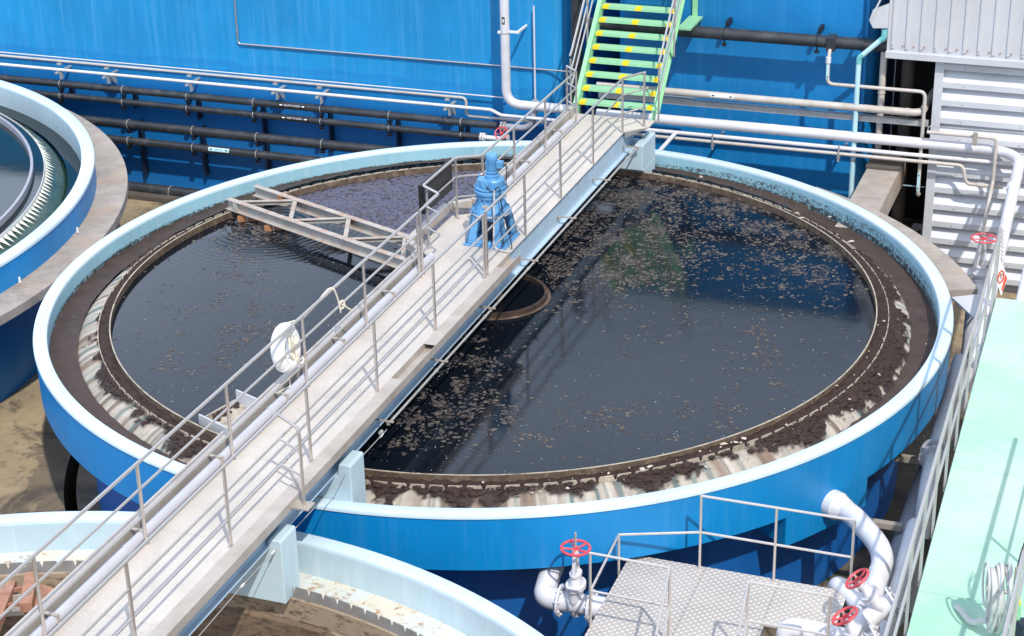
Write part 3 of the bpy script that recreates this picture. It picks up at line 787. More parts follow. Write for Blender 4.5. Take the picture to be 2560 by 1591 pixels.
# guard rails
RZ = 1.794
def rail_thing(label, cat='guard rail'): return thing('guard_rail', B(0,0,DZ), label, cat, 'guard rails of the walkway bridge')
def rails(root, path, heights=(RZ-.02, 1.46, 1.12), rr=(.021,.016,.016)):
    for h, r in zip(heights, rr):
        pts = [B(n, s, h) for n, s in path]
        MB().tube(rnd(pts, .06, 4), r, 10).build('top_rail' if h > 1.6 else 'mid_rail', M['steel'], root)
def post(root, n, s, z0=DZ-.01, z1=RZ-.025, r=.021):
    MB().cyl(B(n,s,z0), B(n,s,z1), r, r, 10).cyl(B(n,s,z0), B(n,s,z0+.015), r*2, r*2, 10).build('post', M['steel'], root)
NR, NL = .429, -.502
r1 = rail_thing('stainless guard rail on the right of the near half of the walkway')
rails(r1, [(NR,-1.47),(NR,-13)]); 
for s in (-1.44,-3.35,-5.32,-7.27,-9.29,-11.3): post(r1, NR, s)
r2 = rail_thing('stainless guard rail on the right of the far half, turning out beside the green stairs')
rails(r2, [(NR,-1.36),(NR,5.52),(.66,5.93),(.72,5.98)])
MB().tube(rnd([B(NR,-1.30,RZ-.1),B(NR,-1.32,RZ-.02),B(NR,-1.5,RZ-.02)],.05),.021,10)
for n, s in ((NR,-1.33),(NR,.33),(NR,2.04),(NR,3.77),(NR,5.5),(.70,5.95)): post(r2, n, s)
r3 = rail_thing('stainless guard rail on the left of the near half, carrying the white lifebuoy')
rails(r3, [(NL,-1.66),(NL,-13)])
for s in (-1.69,-3.58,-5.46,-7.5,-9.52,-11.5): post(r3, NL, s)
r4 = rail_thing('stainless guard rail on the left of the far half, bulging out round the blue drive')
rails(r4, [(NL,-1.58),(NL,-.84),(-.865,-.58),(-.865,.72),(NL,.95),(NL,5.7),(-.76,5.95)])
for n, s in ((NL,-1.57),(-.85,.70),(-.80,-.60),(NL,.98),(NL,2.42),(NL,4.0),(NL,5.7),(-.76,5.95)): post(r4, n, s)
sm = thing('step_rail', B(.77,-8.1,.7), 'short bent handrail standing out on the right edge by the near tank pier', 'guard rail', 'guard rails of the walkway bridge')
MB().tube(rnd([B(NR,-8.0,1.77),B(.765,-8.15,1.715),B(.77,-8.17,.73)],.07),.019,10).build('post', M['steel'], sm)
for z0, z1 in ((1.46,1.42),(1.12,1.11)): MB().tube([B(NR,-8.0,z0), B(.768,-8.165,z1)], .014, 8).build('mid_rail', M['steel'], sm)
MB().bb(.44,.86,-8.25,-8.07,.715,.735).build('foot_plate', M['tan_steel'], sm, 0)
# cable tray and white pipe along the left
ct = thing('cable_tray', B(-.76,-4,.85), 'long grey covered cable tray along the left edge of the walkway', 'cable tray')
path = [(-.755,-13),(-.755,-1.05),(-1.09,-.72),(-1.09,.86),(-.755,1.18),(-.755,6.2)]
for i in range(len(path)-1):
    a, b = B(*path[i],.865), B(*path[i+1],.865)
    d = (b-a).normalized()*.045
    MB().bar(a+(d if i in (1,3) else -d*.0), b-(d if i in (1,3) else d*.0), .10, .155).build('tray_cover', M['tray'], ct, 0, .006)
tb = []
wpipe = thing('white_pipe', B(-.575,-4,.83), 'white plastic pipe lying on the left of the walkway deck', 'pipe')
MB().tube([B(-.575,-13,.842),B(-.575,-1.05,.842)], .06, 16).tube([B(-.575,1.2,.842),B(-.575,5.6,.842)], .06, 16).build('pipe_run', M['lilac_pipe'], wpipe)
for s in (-9.8,-6.35,-3.0): MB().cyl(B(-.575,s-.05,.842),B(-.575,s+.05,.842),.066,.066,16).build('coupling', M['lilac_pipe'], wpipe)
for s in (-11.23,-9.49,-7.72,-5.99,-4.27,-2.6,1.45,3.2,4.9):
    MB().bb(-.655,-.51,s-.02,s+.02,.905,.918).bb(-.522,-.508,s-.02,s+.02,DZ,.91).bb(-.70,-.655,s-.02,s+.02,.905,.918).build('pipe_bracket', M['tan_steel'], wpipe, 0)
# conduit on brackets at the right, below the deck
cn = thing('steel_conduit', B(.66,0,.45), 'thin grey conduit on small brackets along the right of the walkway beam', 'conduit')
MB().tube([B(.66,-5.55,.455),B(.66,6.5,.455)], .017, 8).build('conduit_run', M['galv'], cn)
for s in (5.6,3.81,1.93,.05,-1.83,-3.68,-5.54):
    MB().bb(.413,.735,s-.02,s+.02,.485,.495).bb(.413,.42,s-.02,s+.02,.40,.485).bb(.64,.68,s-.014,s+.014,.438,.485).build('bracket', M['tan_steel'], cn, 0)
    MB().cyl(B(.66,s-.27,.455),B(.66,s-.21,.455),.024,.024,8).build('coupling', M['galv'], cn)
wr = thing('tie_wire', B(.5,-8,.3), 'thin taut steel wire running down beside the walkway beam to the near tank', 'wire')
MB().tube([B(.66,-5.6,.40),B(.53,-9.3,.30),B(.40,-12.5,.05)], .006, 6).build('wire_run', M['galv'], wr)
for s, z in ((-5.75,.395),(-8.6,.32),(-9.3,.30)): 
    q = B(.66-.13*(-5.6-s)/3.7, s, z); MB().cyl(q-ES*.04, q+ES*.04, .016, .012, 8).build('shackle', M['white_plastic'], wr)
# control panel behind the bulge in the rail
cp = thing('control_panel', B(-.95,.1,1.4), 'black flat control box hung on the outside of the bulging left rail', 'control box')
MB().bb(-.985,-.893,-.50,.66,1.27,1.735).build('box_body', M['black'], cp, 0, .008)
MB().bb(-.893,-.889,-.44,.60,1.31,1.70).build('box_door', M['black'], cp, 0)
# drive unit
dr = thing('drive_unit', B(0,0,DZ), 'light blue gear drive with upright motor standing in the middle of the walkway', 'machine')
base = MB()
zb, zt = DZ+.03, DZ+.50
def sq(h, z): return [B(sx*h, sy*h, z) for sx, sy in ((-1,-1),(1,-1),(1,1),(-1,1))]
b0, b1 = .315, .235
base.bb(-.345,.345,-.345,.345,DZ,DZ+.03)
co, to = sq(b0, zb), sq(b1, zt)
def lerp(a, b, t): return a+(b-a)*t
for k in range(4):                      # each side is a frame round an opening
    A, B_, Cc, D = co[k], co[(k+1)%4], to[(k+1)%4], to[k]
    def pt(u, v): return lerp(lerp(A, B_, u), lerp(D, Cc, u), v)
    us, v_ = (0,.26,.74,1), (0,.10,.80,1)
    inn = (Vector((0,0,0))+B(0,0,(zb+zt)/2)-(A+B_+Cc+D)/4).normalized()*.045
    for i in range(3):
        for j in range(3):
            if i == 1 and j == 1: continue
            q = [pt(us[i],v_[j]), pt(us[i+1],v_[j]), pt(us[i+1],v_[j+1]), pt(us[i],v_[j+1])]
            base.extr(q[::-1], inn)
base.build('drive_base', M['drive_blue'], dr, 25, .006)
MB().cyl(B(0,0,DZ+.03),B(0,0,DZ+.5),.11,.11,16).build('shaft', M['navy'], dr)
ax = Z; c0 = B(0,0,DZ)
MB().spin([(.0,.47),(.315,.47),(.315,.50),(.295,.50),(.295,.53),(.0,.53)], c0, Z, 40).build('lower_flange', M['drive_blue'], dr)
MB().spin([(.315,.474),(.319,.476),(.319,.494),(.315,.496)], c0, Z, 40).build('gasket', M['tan_pipe'], dr)
MB().spin([(.265,.53),(.255,.55),(.19,.69),(.185,.74),(.0,.74)], c0, Z, 40).build('neck', M['drive_blue'], dr)
for k in range(8):
    q = 2*PI*k/8; d = Vector((math.cos(q), math.sin(q), 0)); s_ = d.cross(Z)
    base_ = c0+d*.2
    MB().extr([c0+d*.20+Z*.53+s_*.007, c0+d*.275+Z*.53+s_*.007, c0+d*.215+Z*.68+s_*.007], s_*-.014).build('rib', M['drive_blue'], dr, 0)
MB().spin([(0.000,.72),(0.216,.72),(0.230,.735),(0.230,.765),(0.221,.77),(0.221,.785),(0.248,.79),(0.252,.80),(0.252,.835),(0.243,.845),(0.225,.85),(0.225,.87),(0.248,.875),(0.248,.895),(0.234,.90),(0.000,.90)], c0, Z, 44).build('gear_ring', M['drive_blue'], dr)
bl = MB()
for k in range(16):
    q = 2*PI*k/16; d = Vector((math.cos(q), math.sin(q), 0)); bl.cyl(c0+d*.222+Z*.895, c0+d*.222+Z*.915, .012, .012, 6); bl.cyl(c0+d*.235+Z*.70, c0+d*.235+Z*.722, .012, .012, 6); bl.cyl(c0+d*.292+Z*.50, c0+d*.292+Z*.55, .014, .014, 6)
bl.build('bolts', M['drive_blue'], dr)
g1 = MB(); cg = c0+EN*.02+Z*.90
g1.spin([(.0,0),(.17,0),(.175,.02),(.175,.10),(.16,.12),(.10,.135),(.0,.135)], cg+EN*.03, Z, 32)
g1.box(cg+EN*-.09-ES*.06+Z*.06, (.20,.18,.12), (EN,ES,Z))
g1.box(cg+EN*-.03-ES*.16+Z*.065, (.15,.08,.13), (EN,ES,Z))
g1.cyl(cg+EN*-.03-ES*.20+Z*.065, cg+EN*-.03-ES*.225+Z*.065, .055, .055, 20)
g1.cyl(cg+EN*-.20+Z*.0, cg+EN*-.20+Z*.16, .018, .012, 8)
g1.torus(cg+EN*.17+ES*-.02+Z*.02, EN, .04, .010, 16, 6)
g1.build('gearbox', M['drive_blue'], dr, 35, .006)
mo = MB(); cm = c0+EN*.03+Z*1.055
mo.spin([(.0,-.03),(.115,-.03),(.115,0),(.115,.02),(.085,.03),(.085,.05),(.10,.06),(.10,.075),(.078,.08),(.078,.10),(.085,.105),(.085,.25),(.088,.255),(.088,.33),(.075,.35),(.0,.352)], cm, Z, 28)
mo.build('motor', M['drive_blue'], dr)
fn_ = MB()
for k in range(18):
    q = 2*PI*k/18; d = Vector((math.cos(q), math.sin(q), 0)); fn_.bar(cm+d*.088+Z*.11, cm+d*.088+Z*.245, .006, .018, d)
fn_.build('cooling_fins', M['drive_blue'], dr, 0)
MB().box(c0-ES*.245+Z*.63+EN*.0, (.10,.008,.06), (EN,ES,Z)).build('nameplate', M['galv'], dr, 0)
MB().box(cm+EN*.135+Z*.19, (.10,.10,.11), (EN,ES,Z)).build('terminal_box', M['drive_blue'], dr, 0, .01)
MB().tube(rnd([cm+EN*.19+Z*.18, cm+EN*.24+Z*.18, cm+EN*.235+Z*.0, cm+EN*.22-Z*.12, cm+EN*.28-Z*.2], .06), .008, 6).build('motor_cable', M['black'], dr)
MB().tube(rnd([cg+EN*.0-ES*.22+Z*.05, cg+EN*.08-ES*.24+Z*-.03, cg+EN*.18-ES*.2+Z*.06, cg+EN*.21-ES*.2+Z*.02, c0+EN*.26-ES*.22+Z*.60, c0+EN*.40-ES*.25+Z*.18, B(.44,-.30,DZ+.02)], .06), .009, 6).build('sensor_cable', M['black'], dr)
MB().tube(rnd([c0+EN*.17-ES*.29+Z*.93, c0+EN*.18-ES*.36+Z*.45, c0+EN*.19-ES*.43+Z*.05, B(.46,-.45,DZ+.02)], .1), .013, 8).build('riser_tube', M['tan_pipe'], dr)
# lifebuoy and its rope
lbu = thing('lifebuoy', B(-.60,-5.62,1.3), 'white ring lifebuoy tied to the left guard rail', 'lifebuoy')
ctr = B(-.62,-5.74,1.44); axl = (EN*1+Z*.12+ES*.06).normalized(); u = (ES-axl*ES.dot(axl)).normalized(); v = axl.cross(u).normalized()
ring = MB(); ring.torus(ctr, axl, .228, .094, 48, 16); 
ob = ring.build('ring', M['buoy'], lbu)
for k in range(4):
    q = PI/4+k*PI/2; d = u*math.cos(q)+v*math.sin(q); MB().torus(ctr+d*.228, d.cross(axl), .095, .006, 16, 6).build('band', M['buoy'], lbu)
rp = thing('rope', B(-.5,-4.9,1.7), 'cream rope looped over the left rail from the lifebuoy', 'rope')
rt = RZ-.02
pts = [ctr+u*.12+v*.28, B(-.575,-5.3,1.66), B(-.555,-5.05,1.70), B(-.545,-4.75,rt-.01), B(-.53,-4.62,rt+.022), B(-.49,-4.58,rt+.03), B(-.465,-4.56,rt-.02), B(-.46,-4.5,1.62), B(-.455,-4.45,1.42), B(-.47,-4.42,1.37), B(-.50,-4.36,1.40), B(-.52,-4.32,1.49), B(-.49,-4.28,1.50), B(-.475,-4.27,1.42), B(-.50,-4.33,1.38), B(-.53,-4.36,1.46), B(-.48,-4.30,1.44), B(-.46,-4.22,1.36), B(-.45,-4.14,1.30)]
MB().tube(rnd(pts, .05, 4), .012, 7).build('rope_line', M['rope'], rp)
MB().tube(rnd([B(-.53,-5.5,1.44), B(-.51,-5.6,1.5), B(-.53,-5.68,1.42), B(-.54,-5.6,1.2), B(-.53,-5.55,1.13), B(-.50,-5.5,1.16), B(-.53,-5.46,1.2)], .05, 4), .012, 7).build('rope_coil', M['rope'], rp)
MB().tube(rnd([ctr+u*a+v*b+axl*c for a, b, c in [(.02,.13,.06),(-.05,.05,.09),(-.07,-.10,.10),(-.01,-.17,.09),(.03,-.05,.07),(.02,.10,.10),(.06,.12,.08),(.07,-.06,.10),(.03,-.20,.10),(.09,-.24,.08),(.10,-.12,.10)]], .06, 5), .013, 7).build('rope_bundle', M['rope'], rp)
MB().tube([ctr-v*.37-u*.05, ctr-v*.5-u*.08, B(-.68,-6.0,.9)], .008, 6).build('tail', M['rope'], rp)

# skimmer arm
sk = thing('skimmer_arm', (-3,2.6,.1), 'rusty grey truss skimmer arm reaching from the walkway to the left rim', 'skimmer arm')
ad = Vector((-.737,.676,0)); al = Vector((.676,.737,0))
def SK(a, t, z): return ad*a + al*t + Z*z
for t, e in ((-.345, 5.95), (.38, 6.08)):
    mb = MB()
    mb.bar(SK(.6,t,.145), SK(e,t,.145), .11, .014); mb.bar(SK(.6,t,-.035), SK(e+.03,t,-.035), .11, .014); mb.bar(SK(.6,t,.055), SK(e,t,.055), .012, .165)
    mb.build('chord', M['rust_beam'], sk, 0)
for a in (5.72, 5.0, 4.2, 3.4, 2.6):
    mb = MB().bar(SK(a,-.34,.05), SK(a,-.40,.05), .10, .16).build('stiffener', M['rust_beam'], sk, 0) if a == 5.72 else None
zz = [5.75, 5.0, 4.35, 3.65, 3.0, 2.3, 1.65]
for i in range(len(zz)-1):
    t0, t1 = (-.33,.37) if i % 2 == 0 else (.37,-.33)
    mb = MB(); a, b = SK(zz[i],t0,.13), SK(zz[i+1],t1,.13)
    mb.bar(a, b, .075, .012); mb.bar(a-Z*.04, b-Z*.04, .012, .07); mb.build('brace', M['rust_beam'], sk, 0)
MB().bar(SK(5.35,.30,.10), SK(5.35,.46,.10), .09, .10).build('end_block', M['rust'], sk, 0)
for a, a2, t in ((5.62,5.30,-.42),(4.92,4.62,-.42)):
    mb = MB(); p0 = SK(a,t-.02,-.16); p1 = SK(a2,t+.38,-.16)
    mb.bar(p0, p1, .03, .17); mb.build('scraper_board', M['rust'], sk, 0)
    MB().bar(SK((a+a2)/2+.04,t+.10,-.03), SK((a+a2)/2+.04,t+.10,-.20), .02, .03, X).build('hanger', M['dirty_steel'], sk, 0)
# scum trough
sb = thing('scum_box', (-3.6,-3.95,-.1), 'dirty white scum trough beside the walkway inside the black water tank', 'trough')
P0, P1, P2, P3 = [at_z(*p, -.06) for p in [(500,1040),(562,1070),(640,1012),(590,990)]]
def wall(a, b, z0, z1, th=.025):
    d = (b-a).normalized().cross(Z)*th; return MB().extr([Vector((a.x,a.y,z0)), Vector((b.x,b.y,z0)), Vector((b.x,b.y,z1)), Vector((a.x,a.y,z1))], d)
P2b = P2+(P2-P3)*.35; P1b = P1+(P1-P0)*.35
for a, b, z1 in ((P0,P1b,-.03),(P2b,P3,.03),(P3,P0,-.12)): wall(a, b, -.3, z1).build('side_plate', M['dirty_steel'] if z1 < -.1 else M['alum_white'], sb, 0)
MB().prism([P0[:2],P1b[:2],P2b[:2],P3[:2]], -.175, -.165).build('trough_floor', M['cream_dirty'], sb, 0)
clm = MB()
rr_ = random.Random(5)
for i in range(60):
    u_, v_ = rr_.random(), rr_.choice([rr_.uniform(0,.25), rr_.uniform(.7,1)]); q = lerp(lerp(P0,P3,u_), lerp(P1b,P2b,u_), v_)
    clm.spin([(0,0),(.03+.03*rr_.random(),.0),(.025,.025),(0,.035)], (q.x,q.y,-.163), Z, 7)
clm.build('scum_clumps', M['mud'], sb)
# truss arm inside the near tank
na = thing('skimmer_arm', (-8.6,-10.6,-.4), 'rusty orange truss arm lying inside the drained tank at the lower left corner', 'skimmer arm')
A0, A1 = at_z(-25,1585,-.45), at_z(25,1462,-.45); B0, B1 = at_z(66,1520,-.45), at_z(80,1440,-.45)
M['rust_orange'] = simple('rust_orange', (.34,.165,.105), .75, 0, .3, 6, (.45,.34,.28), .6, 4)
MB().bar(A0, A1, .16, .12).build('chord', M['rust_orange'], na, 0)
MB().bar(B0, B1, .14, .12).build('chord', M['rust_orange'], na, 0)
for t0, t1 in ((.75,.55),(.45,.05)): MB().bar(lerp(A0,A1,t0+.1), lerp(B0,B1,t1+.1), .035, .05).build('brace', M['rust_orange'], na, 0)
MB().extr([at_z(96,1458,-.5),at_z(134,1470,-.5),at_z(110,1512,-.5),at_z(86,1515,-.5)], Z*-.04).build('plate', M['rust_orange'], na, 0)
MB().bar(at_z(-10,1518,-.6), at_z(56,1512,-.6), .02, .28).build('side_plate', M['galv'], na, 0)
# ------------------------------------------------------------------ blue tanks at the back
def rounded_rect(n0, n1, s0, s1, r, k=8):
    out = []
    for (cn_, cs_, q0) in ((n1-r, s0+r, -90), (n1-r, s1-r, 0), (n0+r, s1-r, 90), (n0+r, s0+r, 180)):
        for i in range(k+1):
            q = R_(q0+90*i/k); out.append(B(cn_+r*math.cos(q), cs_+r*math.sin(q), 0)[:2])
    return out
WALL = 8.9
bt1 = thing('wall_tank', B(-12,14,ZG), 'long tall blue tank wall carrying white and black pipe runs, at the back left', 'tank')
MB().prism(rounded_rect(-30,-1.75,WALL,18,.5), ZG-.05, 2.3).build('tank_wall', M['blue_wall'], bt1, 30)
MB().prism(rounded_rect(-30.05,-1.70,WALL-.05,18.05,.5), 2.3, 2.40).build('top_kerb', M['pale_cap'], bt1, 30)
bt2 = thing('wall_tank', B(2,14,ZG), 'blue tank wall behind and to the right of the green stairs', 'tank')
MB().prism(rounded_rect(-.75,4.28,WALL+.02,18,.35), ZG-.05, 3.5).build('tank_wall', M['blue_right'], bt2, 30)
MB().bb(4.10,4.16,WALL-.02,WALL+.02,.0,3.4).build('corner_flange', M['blue_right'], bt2, 0)
MB().prism(rounded_rect(-.80,4.33,WALL-.03,18.05,.35), 3.5, 3.62).build('top_kerb', M['pale_cap'], bt2, 30)
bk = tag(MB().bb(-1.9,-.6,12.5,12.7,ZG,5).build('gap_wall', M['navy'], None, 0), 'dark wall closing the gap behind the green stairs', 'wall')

def wallpt(px, py, s): return at_s(px, py, s)
def zc(px, py, s): return at_s(px, py, s).z
def nn_(px, py, s): return ns(at_s(px, py, s))[0]
def hpipe(name, lab, pa, pb, s, r, mt, cat='pipe', group=None, n_ext=None, part='pipe_run'):
    a, b = at_s(*pa, s), at_s(*pb, s); z = (a.z+b.z)/2
    na_, nb_ = ns(a)[0], ns(b)[0]
    t_ = thing(name, B((na_+nb_)/2, s, z), lab, cat, group)
    MB().tube([B(na_, s, z), B(nb_, s, z)], r, 18).build(part, M[mt], t_)
    return t_, na_, nb_, z
def clamp(t_, n, s, z, r, mt='galv', foot=True):
    MB().torus(B(n,s,z), EN, r+.006, .008, 24, 6).build('clamp', M[mt], t_)
    if foot:
        MB().bb(n-.05,n+.05,s-.06,s+.06,z-r-.05,z-r-.03).bb(n-.045,n+.045,s-.05,s+.05,z-r-.10,z-r-.085).bb(n-.03,n+.03,s-.02,s+.02,z-r-.09,z-r-.045).build('clamp_foot', M['black'], t_, 0)
def text_mesh(body, size, o, xd, yd, mt, parent, name='lettering', sx=1.0):
    cu = bpy.data.curves.new('txt', 'FONT'); cu.body = body; cu.size = size; cu.align_x = 'CENTER'; cu.align_y = 'CENTER'; cu.extrude = .0
    cu.resolution_u = 3
    ob = bpy.data.objects.new('txt', cu); COL.objects.link(ob); bpy.context.view_layer.update()
    me = bpy.data.meshes.new_from_object(ob.evaluated_get(bpy.context.evaluated_depsgraph_get()))
    bpy.data.objects.remove(ob)
    mb = MB(); mb.add([o+xd*v.co.x*sx+yd*v.co.y for v in me.vertices], [list(p.vertices) for p in me.polygons])
    return mb.build(name, mt, parent, 0)
def arrow(mb, o, xd, yd, L, h, dirn):
    xd = xd*dirn
    mb.add([o-xd*L*.5-yd*h*.22, o+xd*L*.02-yd*h*.22, o+xd*L*.02-yd*h*.5, o+xd*L*.5, o+xd*L*.02+yd*h*.5, o+xd*L*.02+yd*h*.22, o-xd*L*.5+yd*h*.22], [list(range(7))])
def sticker(parent, n, s, z, r, L, h, mt, ink, text=None, size=.05, dirs=(1,1), ang=28, aw=.06, sx=1.0):
    """curved label wrapped on the camera side of a horizontal pipe"""
    mb = MB(); k = 6; q0 = R_(ang); half = h/2/r
    def pp(nv, q, off=.003): return B(nv, s, z) + (-ES*math.cos(q)+Z*math.sin(q))*(r+off)
    for i in range(k):
        qa, qb = q0-half+2*half*i/k, q0-half+2*half*(i+1)/k
        mb.add([pp(n-L/2,qa), pp(n+L/2,qa), pp(n+L/2,qb), pp(n-L/2,qb)], [(0,1,2,3)])
    lb = mb.build('label', M[mt], parent, 60)
    nv = -ES*math.cos(q0)+Z*math.sin(q0); yd = (Z*math.cos(q0)+ES*math.sin(q0)); o = B(n, s, z)+nv*(r+.007)
    am = MB()
    for sd, dr_ in ((-1, dirs[0]), (1, dirs[1])): arrow(am, o+EN*sd*(L/2-aw*.95), EN, yd, aw, h*.55, dr_)
    am.build('arrow_marks', M[ink], lb, 0)
    if text: text_mesh(text, size, o, EN, yd, M[ink], lb, sx=sx)
    return lb

SB = 8.52
# white pipes on the left wall
w1 = thing('white_pipe', B(-6,SB,.9), 'thin upper white pipe along the blue wall, dropping in a small loop by the stairs', 'pipe', 'white pipes on the blue wall')
z1 = zc(700,203,SB); ne = nn_(1165,244,SB); zl = zc(1172,290,SB)
MB().tube(rnd([B(-16,SB,z1), B(ne,SB,z1), B(ne,SB,zl), B(nn_(1420,312,SB),SB,zl)], .10), .028, 12).build('pipe_run', M['tan_pipe'], w1)
w2 = thing('white_pipe', B(-6,SB-.1,.8), 'thicker lower white pipe along the blue wall with a slanted step near the stairs', 'pipe', 'white pipes on the blue wall')
SB2 = SB-.10
z2 = zc(700,226,SB2); na_ = nn_(1228,273,SB2); nb_ = nn_(1252,288,SB2); z2b = zc(1300,293,SB2)
MB().tube(rnd([B(-16,SB2,z2), B(na_,SB2,z2), B(nb_,SB2,z2b), B(nn_(1430,300,SB2),SB2,z2b)], .06), .034, 12).build('pipe_run', M['white_pipe'], w2)
w3 = thing('steel_conduit', B(-6,8.8,1), 'thin pale conduit just above the two white pipes on the blue wall', 'conduit')
z3 = zc(700,194,8.8)
MB().tube([B(-16,8.8,z3), B(nn_(1270,245,8.8),8.8,z3)], .014, 8).build('conduit_run', M['white_pipe'], w3)
for px in (150, 268, 475, 690, 800, 1120):
    py = 160+(px-150)*.095
    nv = nn_(px, py, SB)
    MB().bb(nv-.03,nv+.03,SB-.2,WALL+.02,z2-.075,z2-.045).bb(nv-.045,nv+.045,SB-.06,SB+.06,z1-.075,z1-.04).bb(nv+.06,nv+.085,SB2-.05,SB2+.05,z2-.2,z2-.05).build('pipe_bracket', M['galv'], w2, 0)
    if px in (268, 690, 1120):
        MB().extr([B(nv+.02,SB2-.02,z2-.08), B(nv+.02,SB2+.3,z2-.08), B(nv+.02,SB2+.3,z2-.30)], EN*.06).build('gusset', M['galv'], w2, 0)
# corner conduit on the wall
w4 = thing('steel_conduit', B(-7,8.86,1.2), 'thin steel conduit bent at a right angle on the blue wall high up', 'conduit')
zt4 = zc(1000,144,8.86); n4 = nn_(595,105,8.86)
MB().tube(rnd([B(n4,8.86,2.0), B(n4,8.86,zt4), B(nn_(1425,182,8.86),8.86,zt4)], .08), .018, 8).build('conduit_run', M['steel'], w4)
MB().cyl(B(n4,8.86,zc(593,80,8.86)-.03), B(n4,8.86,zc(593,80,8.86)+.03), .026, .026, 8).build('coupling', M['steel'], w4)
# big white riser
w5 = thing('white_pipe', B(-3,8.45,1), 'fat white riser pipe with an up arrow label, elbowing towards the stairs', 'pipe')
n5 = nn_(1264,150,8.45); z5 = zc(1380,270,8.45)
MB().tube(rnd([B(n5,8.45,3.4), B(n5,8.45,z5), B(nn_(1440,270,8.45),8.45,z5)], .32, 10), .092, 20).build('pipe_run', M['white_pipe'], w5)
zk = zc(1262,82,8.45)
MB().cyl(B(n5,8.45,zk-.01), B(n5,8.45,zk+.01), .097, .097, 20).build('clamp', M['galv'], w5)
MB().bb(n5-.14,n5-.08,8.40,8.50,zk-.02,zk+.03).bb(n5+.08,n5+.30,8.43,8.47,zk+.0,zk+.05).bb(n5+.27,n5+.31,8.43,8.9,zk+.02,zk+.07).build('clamp_arm', M['white_plastic'], w5, 0, .006)
zr = zc(1256,49,8.45)
lbq = MB(); ke = 5
for i in range(ke):
    qa, qb = R_(-16+36*i/ke), R_(-16+36*(i+1)/ke)
    f_ = lambda q, zz_: B(n5,8.45,zz_)+(-ES*math.cos(q)+EN*math.sin(q))*.0945
    lbq.add([f_(qa,zr-.075), f_(qb,zr-.075), f_(qb,zr+.075), f_(qa,zr+.075)], [(0,1,2,3)])
lb5 = lbq.build('label', M['sticker_black'], w5, 60)
am = MB(); nv = -ES*math.cos(R_(2))+EN*math.sin(R_(2)); arrow(am, B(n5,8.45,zr)+nv*.0975, Z, EN*math.cos(R_(2))+ES*math.sin(R_(2)), .085, .05, 1); am.build('arrow_marks', M['sticker_white'], lb5, 0)
w6 = thing('steel_conduit', B(-2.5,8.8,1), 'thin vertical white conduit between the fat riser and the stairs', 'conduit')
n6 = nn_(1336,120,8.8); MB().tube([B(n6,8.8,2.05), B(n6,8.8,zc(1338,250,8.8))], .018, 8).build('conduit_run', M['white_pipe'], w6)
w7 = thing('black_pipe', B(-1.3,8.7,1), 'fat vertical black pipe in the gap left of the green stairs', 'pipe')
n7 = nn_(1442,60,8.7); MB().tube([B(n7,8.7,4), B(n7,8.7,-2)], .12, 18).build('pipe_run', M['black_pipe'], w7)
# black pipes on the left wall
GB = 'black pipes on the blue wall'
specs = [((0,195),(1244,315),8.5,.079,'black pipe, uppermost of the four under the white pipes'),
         ((40,228),(1200,343),8.5,.069,'black pipe, second from the top under the white pipes'),
         ((200,298),(960,376),8.46,.096,'thick black pipe, third from the top on the blue wall'),
         ((270,343),(790,405),8.46,.085,'black pipe with a pale blue arrow label, fourth from the top')]
bp = []
for pa, pb, s, r, lab in specs:
    t_, na_, nb_, z = hpipe('black_pipe', lab, pa, pb, s, r, 'black_pipe', group=GB); bp.append((t_, na_, nb_, z, s, r))
# extend the pipes beyond what their visible ends show (they pass behind the tanks)
for k, (t_, na_, nb_, z, s, r) in enumerate(bp):
    ext = MB().tube([B(na_-5,s,z), B(na_,s,z)], r, 18)
    if k >= 2: ext.tube([B(nb_,s,z), B(-1.9,s,z)], r, 18)
    ext.build('pipe_run', M['black_pipe'], t_)
cols_ = [(150,490,'a'),(310,0,''),(470,0,''),(640,0,''),(805,0,''),(975,0,''),(1155,0,'')]
for px in (152,308,469,635,803,974,1154):
    for k in (0,1):
        t_, na_, nb_, z, s, r = bp[k]; py = (195+px*.0965, 225+px*.099)[k]
        clamp(t_, nn_(px, py, s), s, z, r)
for px in (322,483,643,806):
    for k in (2,3):
        t_, na_, nb_, z, s, r = bp[k]; py = (277+px*.104, 311+px*.118)[k-2]
        clamp(t_, nn_(px, py, s), s, z, r)
hg = thing('pipe_hanger', B(-6,8.75,-.5), 'row of dark vertical hanger struts holding the black pipes to the blue wall', 'bracket')
for px, y0, y1 in ((172,215,245),(332,238,272),(490,250,300),(652,262,350),(820,280,380),(990,298,372),(1165,316,345),(345,305,440),(500,320,440),(660,340,440)):
    nv = nn_(px, y0, 8.7); MB().bb(nv-.02,nv+.02,8.72,8.9,zc(px,y1,8.7),zc(px,y0,8.7)).bb(nv-.02,nv+.02,8.4,8.72,zc(px,y0,8.7)-.16,zc(px,y0,8.7)-.13).build('strut', M['navy'], hg, 0)
t_, na_, nb_, z, s, r = bp[0]
sticker(t_, nn_(734,268,s), s, z, r, .66, .075, 'sticker_black', 'sticker_white', 'RELATE TO SLUDGE', .052, (-1,1), 20, .075, .80)
t_, na_, nb_, z, s, r = bp[1]
sticker(t_, nn_(740,301,s), s, z, r, .66, .075, 'sticker_black', 'sticker_white', 'DIGEST TO SLUDGE', .050, (-1,1), 20, .075, .80)
t_, na_, nb_, z, s, r = bp[3]
sticker(t_, nn_(551,374,s), s, z, r, .50, .085, 'sticker_blue', 'ink', 'AIR TO ST', .048, (1,1), 25, .065, .8)
b5 = thing('black_pipe', B(-10,8.25,-2.5), 'fattest black pipe, low down near the ground at the foot of the blue wall', 'pipe')
z5b = zc(410,478,8.25); MB().tube([B(-16,8.25,z5b), B(-3,8.25,z5b)], .128, 20).build('pipe_run', M['black_pipe'], b5)
clamp(b5, nn_(428,480,8.25), 8.25, z5b, .128, 'galv', False)
